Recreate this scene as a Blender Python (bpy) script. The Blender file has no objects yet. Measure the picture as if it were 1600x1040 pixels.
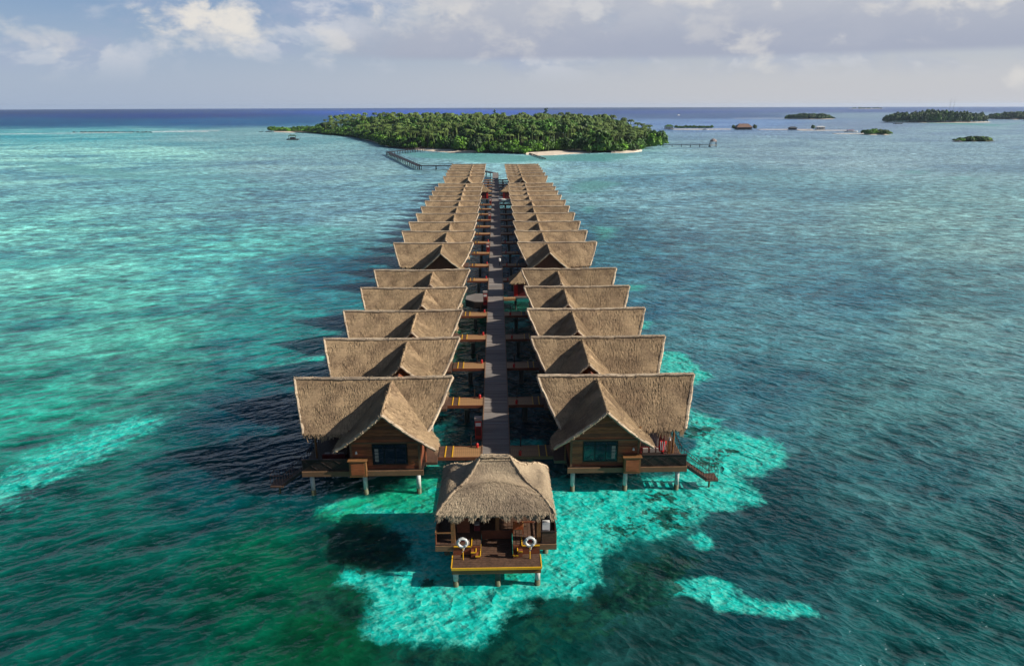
import bpy, math, random
import numpy as np
from mathutils import Vector, Matrix

random.seed(7); RNG = np.random.RandomState(11)
SC = bpy.context.scene
COL = SC.collection
rad = math.radians

# ------------------------------------------------------------------ camera
CAM_H, FPX, PITCH, YAW, ROLL = 31.0, 1067.0, 18.4, 1.27, -0.16
def cam_axes():
    p, y, r0 = rad(PITCH), rad(YAW), rad(ROLL)
    f = np.array([math.sin(y)*math.cos(p), math.cos(y)*math.cos(p), -math.sin(p)])
    r = np.array([math.cos(y), -math.sin(y), 0.0]); u = np.cross(r, f)
    return r*math.cos(r0)+u*math.sin(r0), u*math.cos(r0)-r*math.sin(r0), f
AX = cam_axes()
def W(x, y, z=0.0):
    """place in the world (at height z) that the survey point x, y of the photograph shows"""
    d = AX[2] + AX[0]*(x-800)/FPX - AX[1]*(y-520)/FPX
    t = (z-CAM_H)/d[2]
    return float(d[0]*t), float(d[1]*t)
cd = bpy.data.cameras.new('camera'); cam = bpy.data.objects.new('camera', cd); COL.objects.link(cam)
cd.sensor_width = 36; cd.lens = 36*FPX/1600; cd.clip_start = 0.5; cd.clip_end = 40000
M = Matrix.Identity(4)
for i in range(3):
    M[i][0] = AX[0][i]; M[i][1] = AX[1][i]; M[i][2] = -AX[2][i]
M[2][3] = CAM_H
cam.matrix_world = M
SC.camera = cam

# ------------------------------------------------------------------ light
SUN_EL, SUN_FRONT = 31.0, 9.0          # degrees above the horizon; degrees towards the viewer from due right
sd = Vector((math.cos(rad(SUN_FRONT))*math.cos(rad(SUN_EL)), -math.sin(rad(SUN_FRONT))*math.cos(rad(SUN_EL)), math.sin(rad(SUN_EL))))
sl = bpy.data.lights.new('sun', 'SUN'); sl.energy = 5.0; sl.angle = rad(0.6); sl.color = (1.0, 0.92, 0.80)
so = bpy.data.objects.new('sun', sl); COL.objects.link(so); so.rotation_euler = sd.to_track_quat('Z', 'Y').to_euler()
so.location = (100, -20, 80)
SC.view_settings.view_transform = 'Standard'; SC.view_settings.look = 'None'
SC.view_settings.gamma = 1; SC.view_settings.use_curve_mapping = False
SC.view_settings.exposure = 0.7        # exposed for the shaded timber and the water
SC.cycles.volume_bounces = 0; SC.cycles.max_bounces = 6; SC.cycles.transparent_max_bounces = 16
SC.cycles.use_denoising = True
SC.cycles.sample_clamp_indirect = 4; SC.cycles.sample_clamp_direct = 0.95
SKY_STR = 0.05

# ------------------------------------------------------------------ node helpers
class NT:
    def __init__(s, tree): s.t = tree; s.n = tree.nodes; s.l = tree.links
    def node(s, typ, **kw):
        n = s.n.new(typ)
        for k, v in kw.items(): setattr(n, k, v)
        return n
    def put(s, sock, v):
        if hasattr(v, 'is_output') or isinstance(v, bpy.types.NodeSocket): s.l.new(v, sock)
        elif v is not None:
            try: sock.default_value = v
            except Exception:
                sock.default_value = (*v, 1.0)
    def math(s, op, a, b=None, c=None, clamp=False):
        n = s.node('ShaderNodeMath', operation=op); n.use_clamp = clamp
        s.put(n.inputs[0], a)
        if b is not None: s.put(n.inputs[1], b)
        if c is not None: s.put(n.inputs[2], c)
        return n.outputs[0]
    def mix(s, f, a, b, mode='MIX'):
        n = s.node('ShaderNodeMix', data_type='RGBA', blend_type=mode)
        s.put(n.inputs[0], f)
        for sock, v in ((n.inputs[6], a), (n.inputs[7], b)):
            if isinstance(v, (tuple, list)) and len(v) == 3: v = (*v, 1.0)
            s.put(sock, v)
        return n.outputs[2]
    def smooth(s, v, a, b):
        n = s.node('ShaderNodeMapRange', interpolation_type='SMOOTHSTEP')
        s.put(n.inputs['Value'], v); s.put(n.inputs['From Min'], a); s.put(n.inputs['From Max'], b)
        return n.outputs[0]
    def lin(s, v, a, b, c=0.0, d=1.0):
        n = s.node('ShaderNodeMapRange'); s.put(n.inputs['Value'], v)
        for k, q in (('From Min', a), ('From Max', b), ('To Min', c), ('To Max', d)): s.put(n.inputs[k], q)
        return n.outputs[0]
    def mapping(s, v, scale=(1, 1, 1), rot=(0, 0, 0), loc=(0, 0, 0)):
        n = s.node('ShaderNodeMapping'); s.put(n.inputs['Vector'], v)
        n.inputs['Scale'].default_value = scale; n.inputs['Rotation'].default_value = rot; n.inputs['Location'].default_value = loc
        return n.outputs[0]
    def noise(s, v, scale, detail=3, rough=0.5, dist=0.0):
        n = s.node('ShaderNodeTexNoise'); s.put(n.inputs['Vector'], v)
        n.inputs['Scale'].default_value = scale; n.inputs['Detail'].default_value = detail
        n.inputs['Roughness'].default_value = rough; n.inputs['Distortion'].default_value = dist
        return n.outputs[0]
    def attr(s, name, kind='GEOMETRY', out='Fac'):
        n = s.node('ShaderNodeAttribute', attribute_name=name, attribute_type=kind); return n.outputs[out]

def t_rgb(t, v):
    n = t.node('ShaderNodeCombineColor')
    for i in range(3): t.put(n.inputs[i], v)
    return n.outputs[0]
def lin1(c):
    c = c/255.0
    return c/12.92 if c <= 0.04045 else ((c+0.055)/1.055)**2.4
def sr(r, g, b): return (lin1(r), lin1(g), lin1(b))

def material(name, build):
    m = bpy.data.materials.new(name); m.use_nodes = True
    t = NT(m.node_tree); t.n.clear()
    out = t.node('ShaderNodeOutputMaterial'); b = t.node('ShaderNodeBsdfPrincipled')
    t.l.new(b.outputs[0], out.inputs['Surface'])
    build(t, b); return m

def simple(name, col, rough=0.6, var=0.25, scale=6.0, spec=0.4, stretch=(1, 1, 1), bump=0.0):
    col = tuple(c*0.72 for c in col)
    def f(t, b):
        tc = t.node('ShaderNodeTexCoord').outputs['Object']
        n = t.noise(t.mapping(tc, stretch), scale, 4, 0.6)
        n2 = t.noise(tc, 0.7, 2)
        k = t.math('ADD', t.math('MULTIPLY', n, 0.7), t.math('MULTIPLY', n2, 0.3))
        lo = tuple(c*(1-var) for c in col); hi = tuple(min(1, c*(1+var)) for c in col)
        t.put(b.inputs['Base Color'], t.mix(t.smooth(k, 0.3, 0.7), lo, hi))
        b.inputs['Roughness'].default_value = rough; b.inputs['Specular IOR Level'].default_value = spec
        if bump:
            bn = t.node('ShaderNodeBump'); bn.inputs['Strength'].default_value = 0.6; bn.inputs['Distance'].default_value = bump
            t.put(bn.inputs['Height'], n); t.l.new(bn.outputs[0], b.inputs['Normal'])
    return material(name, f)

def thatch_mat(name, col, var=0.35):
    def f(t, b):
        tc = t.node('ShaderNodeTexCoord').outputs['Object']
        rnd = t.node('ShaderNodeObjectInfo').outputs['Random']
        off = t.node('ShaderNodeCombineXYZ'); t.put(off.inputs[0], t.math('MULTIPLY', rnd, 91.0)); t.put(off.inputs[1], t.math('MULTIPLY', rnd, 57.0))
        av = t.node('ShaderNodeVectorMath', operation='ADD'); t.put(av.inputs[0], tc); t.put(av.inputs[1], off.outputs[0]); tv = av.outputs[0]
        n1 = t.noise(tv, 0.45, 4, 0.6)                       # broad weathering, different on every roof
        n3 = t.noise(t.mapping(tv, (0.5, 1, 1)), 0.8, 5, 0.65)    # re-thatched and bleached patches
        n2 = t.noise(t.mapping(tc, (9, 3, 3)), 2.2, 3, 0.7)   # straw bundles
        sx = t.node('ShaderNodeSeparateXYZ'); t.put(sx.inputs[0], tc)
        crs = t.math('FRACT', t.math('ADD', t.math('MULTIPLY', sx.outputs[2], 2.6), t.math('MULTIPLY', n3, 0.8)))   # overlapping courses
        sh = t.attr('shade')
        k = t.math('ADD', t.math('MULTIPLY', n2, 0.45), t.math('MULTIPLY', sh, 0.55))
        lo = tuple(c*(1-var) for c in col); hi = tuple(c*(1+var*1.05) for c in col)
        c1 = t.mix(t.smooth(k, 0.15, 0.85), lo, hi)
        c1 = t.mix(t.smooth(n1, 0.38, 0.68), c1, t.mix(1.0, c1, (0.64, 0.62, 0.64), 'MULTIPLY'))
        c1 = t.mix(t.math('MULTIPLY', t.smooth(n3, 0.56, 0.64), 0.5), c1, t.mix(1.0, c1, (1.3, 1.27, 1.24), 'MULTIPLY'))
        c1 = t.mix(t.math('MULTIPLY', t.smooth(crs, 0.8, 1.0), 0.35), c1, t.mix(1.0, c1, (0.6, 0.58, 0.56), 'MULTIPLY'))
        v = t.math('MULTIPLY_ADD', rnd, 0.26, 0.86)
        vc = t.node('ShaderNodeCombineColor'); t.put(vc.inputs[0], v); t.put(vc.inputs[1], v); t.put(vc.inputs[2], v)
        t.put(b.inputs['Base Color'], t.mix(1.0, c1, vc.outputs[0], 'MULTIPLY'))
        b.inputs['Roughness'].default_value = 0.85; b.inputs['Specular IOR Level'].default_value = 0.15
        bn = t.node('ShaderNodeBump'); bn.inputs['Strength'].default_value = 0.8; bn.inputs['Distance'].default_value = 0.05
        t.put(bn.inputs['Height'], n2); t.l.new(bn.outputs[0], b.inputs['Normal'])
    return material(name, f)

def leaf_mat(name, dark, light, hue=0.0):
    def f(t, b):
        sh = t.attr('shade'); rnd = t.node('ShaderNodeObjectInfo').outputs['Random']
        tr = t.attr('treernd')
        k = t.math('FRACT', t.math('ADD', rnd, tr))
        c = t.mix(sh, dark, light)
        c = t.mix(t.math('MULTIPLY', k, 0.55), c, (dark[0]*2.2+0.01, dark[1]*1.3, dark[2]*1.0))
        v = t.math('MULTIPLY_ADD', t.math('FRACT', t.math('MULTIPLY', k, 7.3)), 0.6, 0.65)
        vc = t.node('ShaderNodeCombineColor'); t.put(vc.inputs[0], v); t.put(vc.inputs[1], v); t.put(vc.inputs[2], v)
        t.put(b.inputs['Base Color'], t.mix(1.0, c, vc.outputs[0], 'MULTIPLY'))
        b.inputs['Roughness'].default_value = 0.6; b.inputs['Specular IOR Level'].default_value = 0.25
    return material(name, f)

MAT = {}
MAT['thatch'] = thatch_mat('thatch', (0.305, 0.218, 0.13), 0.26)
MAT['thatch_edge'] = thatch_mat('thatch_edge', (0.40, 0.32, 0.23), 0.25)
MAT['thatch_kiosk'] = thatch_mat('thatch_kiosk', (0.345, 0.272, 0.185), 0.22)
MAT['wall'] = simple('dark_timber', (0.2, 0.062, 0.028), 0.55, 0.4, 3, 0.35, (1, 1, 9))
MAT['board'] = simple('reddish_boards', (0.34, 0.105, 0.04), 0.5, 0.5, 2.5, 0.35, (0.6, 1, 7))
MAT['fascia'] = simple('floor_beam_timber', (0.19, 0.11, 0.06), 0.6, 0.3, 4, 0.3, (1, 1, 6))
MAT['box'] = simple('orange_brown_timber', (0.24, 0.115, 0.045), 0.5, 0.3, 4, 0.3, (1, 1, 6))
MAT['deckwood'] = simple('deck_boards', (0.10, 0.055, 0.035), 0.6, 0.35, 5)
MAT['darkwood'] = simple('near_black_timber', (0.022, 0.014, 0.011), 0.55, 0.3, 5)
MAT['plank'] = None
MAT['bridgewood'] = simple('golden_boards', (0.36, 0.2, 0.085), 0.6, 0.3, 5)
MAT['yellow'] = simple('yellow_paint', (0.75, 0.42, 0.02), 0.5, 0.12, 8)
MAT['concrete'] = simple('white_concrete', (0.62, 0.63, 0.6), 0.7, 0.25, 5)
MAT['darkconcrete'] = simple('wet_dark_piles', (0.05, 0.06, 0.055), 0.5, 0.4, 5)
MAT['algae'] = simple('algae_covered_pile', (0.1, 0.12, 0.06), 0.6, 0.4, 5)
MAT['red'] = simple('red_paint', (0.55, 0.02, 0.02), 0.4, 0.15, 8)
MAT['darkred'] = simple('dark_red_paint', (0.13, 0.015, 0.015), 0.5, 0.3, 4)
MAT['white'] = simple('white_paint', (0.8, 0.79, 0.76), 0.45, 0.06, 5)
MAT['black'] = simple('black_frame', (0.008, 0.009, 0.011), 0.35, 0.2, 5)
MAT['rail'] = simple('dark_rail', (0.035, 0.022, 0.02), 0.45, 0.3, 8)
MAT['fabric'] = simple('pale_cushion', (0.35, 0.3, 0.27), 0.9, 0.2, 9)
MAT['curtain'] = simple('pale_slats', (0.3, 0.25, 0.24), 0.8, 0.2, 9)
MAT['grey'] = simple('grey_metal', (0.25, 0.26, 0.28), 0.5, 0.2, 5)
MAT['chairwood'] = simple('chair_wood', (0.42, 0.1, 0.03), 0.4, 0.3, 8)
MAT['chaircane'] = simple('chair_cane', (0.6, 0.33, 0.12), 0.6, 0.2, 8)
MAT['sand'] = simple('white_sand', (0.72, 0.62, 0.5), 0.9, 0.12, 0.3)
MAT['soil'] = simple('island_floor', (0.05, 0.055, 0.02), 0.95, 0.3, 0.1)
MAT['rock'] = simple('dark_rock', (0.05, 0.055, 0.06), 0.8, 0.4, 1.0)
MAT['foam'] = simple('foam', (0.85, 0.87, 0.88), 0.8, 0.1, 0.5)
MAT['bark'] = simple('bark', (0.16, 0.13, 0.1), 0.9, 0.3, 2)
MAT['tile'] = simple('brown_shingle_roof', (0.2, 0.12, 0.09), 0.8, 0.3, 1.0)
MAT['cream'] = simple('cream_wall', (0.55, 0.5, 0.42), 0.8, 0.15, 1.0)
MAT['leafA'] = leaf_mat('leaf_mid', (0.0158, 0.0587, 0.0070), (0.0909, 0.2306, 0.0259))
MAT['leafB'] = leaf_mat('leaf_bright', (0.0347, 0.1106, 0.0087), (0.1652, 0.3726, 0.0259))
MAT['leafC'] = leaf_mat('leaf_dark', (0.0090, 0.0389, 0.0095), (0.0558, 0.1310, 0.0259))
MAT['palm'] = leaf_mat('palm_frond', (0.0189, 0.0518, 0.0105), (0.1404, 0.2129, 0.0467))
def plank_mat(t, b):
    g = t.node('ShaderNodeNewGeometry').outputs['Position']
    rnd = t.node('ShaderNodeObjectInfo').outputs['Random']
    n = t.noise(t.mapping(g, (1.5, 14, 1)), 1.5, 4, 0.65)
    n2 = t.noise(g, 0.5, 3)
    isl = t.node('ShaderNodeNewGeometry').outputs['Random Per Island']
    k = t.math('ADD', t.math('MULTIPLY', n, 0.45), t.math('MULTIPLY', t.math('FRACT', t.math('ADD', rnd, isl)), 0.5))
    c = t.mix(t.smooth(k, 0.1, 0.9), (0.10, 0.085, 0.075), (0.22, 0.19, 0.17))
    c = t.mix(t.smooth(n2, 0.4, 0.75), c, (0.15, 0.138, 0.128))
    t.put(b.inputs['Base Color'], c); b.inputs['Roughness'].default_value = 0.8
MAT['plank'] = material('weathered_walkway_planks', plank_mat)
def glass_mat(t, b):
    b.inputs['Base Color'].default_value = (0.006, 0.016, 0.028, 1); b.inputs['Roughness'].default_value = 0.04
    b.inputs['Specular IOR Level'].default_value = 0.8
MAT['glass'] = material('dark_window_glass', glass_mat)

# ------------------------------------------------------------------ world
world = bpy.data.worlds.new('World'); SC.world = world; world.use_nodes = True
def build_world():
    t = NT(world.node_tree); t.n.clear()
    out = t.node('ShaderNodeOutputWorld'); bg = t.node('ShaderNodeBackground'); bg.inputs['Strength'].default_value = SKY_STR
    t.l.new(bg.outputs[0], out.inputs['Surface'])
    sky = t.node('ShaderNodeTexSky', sky_type='NISHITA'); sky.sun_disc = False
    sky.sun_elevation = rad(SUN_EL); sky.sun_rotation = rad(90+SUN_FRONT); sky.altitude = 30
    sky.air_density = 1.0; sky.dust_density = 1.5; sky.ozone_density = 1.5
    d = t.node('ShaderNodeTexCoord').outputs['Generated']
    sp = t.node('ShaderNodeSeparateXYZ'); t.put(sp.inputs[0], d)
    x, y, z = sp.outputs
    az = t.math('ARCTAN2', x, y); el = t.math('ARCSINE', z)
    zc = t.math('MAXIMUM', z, 0.0)
    cv = t.node('ShaderNodeCombineXYZ'); t.put(cv.inputs[0], az); t.put(cv.inputs[1], t.math('MULTIPLY', el, 1.7)); cv.inputs[2].default_value = 3.3
    v = cv.outputs[0]
    K = 1/SKY_STR/2**0.7
    def c(r, g, b, k=1.0): return tuple(q*K*k for q in sr(r, g, b))
    # clear sky: the Nishita sky, softened by thin veil low down
    e_deg = t.math('MULTIPLY', el, 57.2958); a_deg = t.math('MULTIPLY', az, 57.2958)
    right = t.smooth(a_deg, -36, 25)
    veil_c = t.mix(right, c(172, 188, 212), c(205, 207, 214))
    skyc = t.mix(t.lin(e_deg, 0, 11, 0.86, 0.6), sky.outputs[0], t.mix(t.smooth(e_deg, 1.0, 10.0), veil_c, c(112, 152, 200)))
    skyc = t.mix(t.smooth(e_deg, 9, 26), skyc, sky.outputs[0])
    warp = t.noise(v, 9, 5, 0.6)
    wv = t.math('MULTIPLY', t.math('SUBTRACT', warp, 0.5), 1.6)
    base_e = t.math('ADD', e_deg, t.math('MULTIPLY', wv, 0.25))
    # soft mid-grey cumulus layer at the left and centre
    n1 = t.noise(t.mapping(v, (1, 1, 1), loc=(3.1, 0.4, 0)), 6.5, 6, 0.58, 0.3)
    n1b = t.noise(t.mapping(v, (1, 1, 1), loc=(1.1, 2.4, 0)), 16, 6, 0.6, 0.2)
    dens1 = t.math('ADD', t.math('MULTIPLY', n1, 0.75), t.math('MULTIPLY', n1b, 0.25))
    band1 = t.math('MULTIPLY', t.smooth(base_e, 1.2, 4.0), t.math('SUBTRACT', 1.0, t.smooth(e_deg, 7.0, 10.5)))
    m1 = t.math('MULTIPLY', t.smooth(dens1, 0.42, 0.60), t.math('MULTIPLY', band1, 0.8))
    sunlit = t.math('ADD', t.noise(t.mapping(v, (1, 1, 1), loc=(3.14, 0.37, 0)), 6.5, 6, 0.58, 0.3), 0.0)
    lit1 = t.smooth(t.math('SUBTRACT', n1, sunlit), -0.02, 0.07)
    col1 = t.mix(lit1, c(165, 177, 202), c(206, 209, 218))
    skyc = t.mix(m1, skyc, col1)
    # the long flat-based grey bank, from left of centre to the right
    n2 = t.noise(t.mapping(v, (0.8, 1.0, 1), loc=(7.7, 1.9, 0)), 5.0, 6, 0.55, 0.2)
    bright_n = t.noise(t.mapping(v, (1, 1.0, 1), loc=(2.2, 5.0, 0)), 7.0, 7, 0.62, 0.3)
    edge = t.math('ADD', t.math('MULTIPLY', t.math('SUBTRACT', n2, 0.5), 26.0), a_deg)
    m2a = t.smooth(edge, -13, -4)
    m2 = t.math('MULTIPLY', m2a, t.smooth(t.math('ADD', e_deg, t.math('MULTIPLY', wv, 0.12)), 3.15, 3.75))
    top = t.math('SUBTRACT', 1.0, t.smooth(t.math('ADD', e_deg, t.math('MULTIPLY', wv, 14)), 8.5, 17))
    m2 = t.math('MULTIPLY', m2, top)
    hgt = t.smooth(t.math('ADD', e_deg, t.math('MULTIPLY', t.math('SUBTRACT', n2, 0.5), 5.0)), 3.2, 8.5)
    col2 = t.mix(hgt, c(166, 173, 191), c(192, 195, 203))
    col2 = t.mix(t.math('MULTIPLY', t.smooth(bright_n, 0.56, 0.70), t.smooth(e_deg, 3.6, 5.0)), col2, c(210, 210, 212))
    skyc = t.mix(t.math('MULTIPLY', m2, 0.93), skyc, col2)
    # bright cumulus heads, sunlit from the right
    n3 = t.noise(t.mapping(v, (1, 1, 1), loc=(0.0, 9.0, 0)), 22, 6, 0.6, 0.2)
    def head(a, e, ra, re, amp=1.0):
        da = t.math('DIVIDE', t.math('SUBTRACT', a_deg, a), ra); de = t.math('DIVIDE', t.math('SUBTRACT', e_deg, e), re)
        r2 = t.math('SQRT', t.math('ADD', t.math('MULTIPLY', da, da), t.math('MULTIPLY', de, de)))
        k = t.math('ADD', t.math('SUBTRACT', 1.0, r2), t.math('MULTIPLY', t.math('SUBTRACT', n3, 0.5), 3.8))
        return t.math('MULTIPLY', t.smooth(k, 0.0, 1.1), amp)
    for (px, py, rx, ry, amp) in ((285, 20, 50, 26, 1.0), (365, 24, 32, 34, 1.0), (300, 8, 26, 14, .9), (335, 55, 90, 30, .45), (590, 22, 20, 17, .75), (520, 62, 34, 30, .45), (385, 82, 26, 12, .4),
                                  (60, 55, 60, 25, .4), (700, 8, 55, 15, .4), (1175, 78, 42, 36, .5), (1110, 40, 60, 30, .3), (760, 50, 60, 34, .35), (640, 25, 50, 26, .35), (1440, 3, 110, 16, .55), (1520, 8, 50, 24, .6), (1060, 0, 60, 14, .5), (1215, 5, 12, 16, .6),
                                  (850, 35, 60, 25, .3), (1590, 118, 15, 14, .5)):
        dd = AX[2] + AX[0]*(px-800)/FPX - AX[1]*(py-520)/FPX; dd /= np.linalg.norm(dd)
        a0 = math.degrees(math.atan2(dd[0], dd[1])); e0 = math.degrees(math.asin(dd[2]))
        skyc = t.mix(head(a0, e0, rx/FPX*57.3, ry/FPX*57.3, amp), skyc, c(228, 224, 218))
    # the rest of the sky dome: broken cloud seen from below
    pl = t.node('ShaderNodeCombineXYZ'); iz = t.math('DIVIDE', 1.0, t.math('ADD', zc, 0.08))
    t.put(pl.inputs[0], t.math('MULTIPLY', x, iz)); t.put(pl.inputs[1], t.math('MULTIPLY', y, iz))
    nh = t.noise(pl.outputs[0], 0.9, 6, 0.55, 0.2)
    hi = t.math('MULTIPLY', t.smooth(nh, 0.60, 0.76), t.smooth(e_deg, 9, 20))
    skyc = t.mix(t.math('MULTIPLY', hi, 0.8), skyc, c(205, 208, 216))
    # below the eye's horizon (behind the edge of the sea): the same pale veil
    t.l.new(t.mix(t.smooth(e_deg, -0.6, -0.3), c(150, 165, 190), skyc), bg.inputs['Color'])
build_world()

# ------------------------------------------------------------------ mesh helpers
class MB:
    def __init__(s): s.v = []; s.f = []; s.sh = []
    def add(s, vs, fs, shade=0.5):
        o = len(s.v); s.v.extend(tuple(map(float, p)) for p in vs)
        for q in fs: s.f.append(tuple(o+i for i in q)); s.sh.append(shade)
    def box(s, x0, x1, y0, y1, z0, z1, shade=0.5):
        if x0 > x1: x0, x1 = x1, x0
        if y0 > y1: y0, y1 = y1, y0
        v = [(x, y, z) for z in (z0, z1) for y in (y0, y1) for x in (x0, x1)]
        s.add(v, [(0, 2, 3, 1), (4, 5, 7, 6), (0, 1, 5, 4), (2, 6, 7, 3), (0, 4, 6, 2), (1, 3, 7, 5)], shade)
    def tube(s, pts, r, n=8, caps=True, shade=0.5):
        pts = [Vector(p) for p in pts]; rs = r if isinstance(r, (list, tuple)) else [r]*len(pts)
        rings = []; up = Vector((0, 0, 1))
        for i, p in enumerate(pts):
            a = pts[max(0, i-1)]; b = pts[min(len(pts)-1, i+1)]; d = (b-a).normalized()
            ref = up if abs(d.z) < 0.9 else Vector((0, 1, 0))
            u = d.cross(ref).normalized(); w = u.cross(d).normalized()
            rings.append([p+(u*math.cos(2*math.pi*k/n)+w*math.sin(2*math.pi*k/n))*rs[i] for k in range(n)])
        vs = [q for rg in rings for q in rg]
        fs = [(i*n+k, i*n+(k+1) % n, (i+1)*n+(k+1) % n, (i+1)*n+k) for i in range(len(pts)-1) for k in range(n)]
        if caps: fs += [tuple(range(n))[::-1], tuple((len(pts)-1)*n+k for k in range(n))]
        s.add(vs, fs, shade)
    def bar(s, a, b, w, h, shade=0.5):
        a = Vector(a); b = Vector(b); d = (b-a).normalized()
        ref = Vector((0, 0, 1)) if abs(d.z) < 0.95 else Vector((0, 1, 0))
        u = d.cross(ref).normalized()*w/2; k = u.cross(d).normalized()*h/2
        vs = [p+q for p in (a, b) for q in (-u-k, u-k, u+k, -u+k)]
        s.add(vs, [(0, 1, 2, 3), (4, 7, 6, 5), (0, 4, 5, 1), (1, 5, 6, 2), (2, 6, 7, 3), (3, 7, 4, 0)], shade)
    def mesh(s, name, mat, smooth=False):
        me = bpy.data.meshes.new(name); me.from_pydata(s.v, [], s.f)
        a = me.attributes.new('shade', 'FLOAT', 'FACE'); a.data.foreach_set('value', s.sh)
        me.materials.append(MAT[mat] if isinstance(mat, str) else mat)
        if smooth: me.polygons.foreach_set('use_smooth', [True]*len(me.polygons))
        me.update(); return me
    def build(s, name, mat, parent=None, smooth=False, **kw):
        return link(name, s.mesh(name, mat, smooth), parent, **kw)
def link(name, me, parent=None, loc=None, **props):
    o = bpy.data.objects.new(name, me); COL.objects.link(o)
    if parent is not None: o.parent = parent
    if loc is not None: o.location = loc
    for k, v in props.items(): o[k] = v
    return o
def thing(name, loc, label, cat, group=None, rz=0.0):
    o = bpy.data.objects.new(name, None); COL.objects.link(o); o.location = loc; o.rotation_euler = (0, 0, rz)
    o.empty_display_size = 0.3
    o['label'] = label; o['category'] = cat
    if group: o['group'] = group
    return o
def copy_tree(o, parent=None, kids=None):
    c = o.copy(); COL.objects.link(c)
    if parent is not None: c.parent = parent
    for ch in KIDS(o): copy_tree(ch, c)
    return c
def KIDS(o): return [x for x in list(o.children)]

def mesh_np(name, verts, faces, mat, shade=None, extra=None):
    """fast mesh from numpy arrays; faces: (n,k) ints"""
    me = bpy.data.meshes.new(name); n, k = faces.shape
    me.vertices.add(len(verts)); me.vertices.foreach_set('co', np.ascontiguousarray(verts, dtype=np.float32).ravel())
    me.loops.add(n*k); me.loops.foreach_set('vertex_index', np.ascontiguousarray(faces, dtype=np.int32).ravel())
    me.polygons.add(n); me.polygons.foreach_set('loop_start', np.arange(0, n*k, k, dtype=np.int32))
    me.polygons.foreach_set('loop_total', np.full(n, k, dtype=np.int32))
    me.update(calc_edges=True)
    if shade is not None:
        a = me.attributes.new('shade', 'FLOAT', 'FACE'); a.data.foreach_set('value', np.ascontiguousarray(shade, dtype=np.float32))
    for key, val in (extra or {}).items():
        a = me.attributes.new(key, 'FLOAT', 'FACE'); a.data.foreach_set('value', np.ascontiguousarray(val, dtype=np.float32))
    me.materials.append(MAT[mat]); me.update(); return me
ORD = ['front', 'second', 'third', 'fourth', 'fifth', 'sixth', 'seventh', 'eighth', 'ninth', 'tenth', 'eleventh', 'twelfth', 'thirteenth', 'fourteenth',
       'fifteenth', 'sixteenth', 'seventeenth', 'eighteenth', 'nineteenth', 'twentieth', 'rearmost']

# ------------------------------------------------------------------ haze
XC = -0.25            # centre line of the walkway
def build_haze():
    b = MB(); b.box(-11500, 11500, -11500, 11500, -3.6, 47.0)
    m = bpy.data.materials.new('haze_air'); m.use_nodes = True; t = NT(m.node_tree); t.n.clear()
    out = t.node('ShaderNodeOutputMaterial'); pv = t.node('ShaderNodeVolumePrincipled')
    pv.inputs['Color'].default_value = (0.58, 0.74, 1.0, 1); pv.inputs['Density'].default_value = HAZE
    pv.inputs['Anisotropy'].default_value = 0.2
    t.l.new(pv.outputs[0], out.inputs['Volume'])
    o = b.build('haze', m, None); o['kind'] = 'stuff'; o['label'] = 'thin pale sea haze over the lagoon'
HAZE = 0.00004
if HAZE > 0: build_haze()

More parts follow.
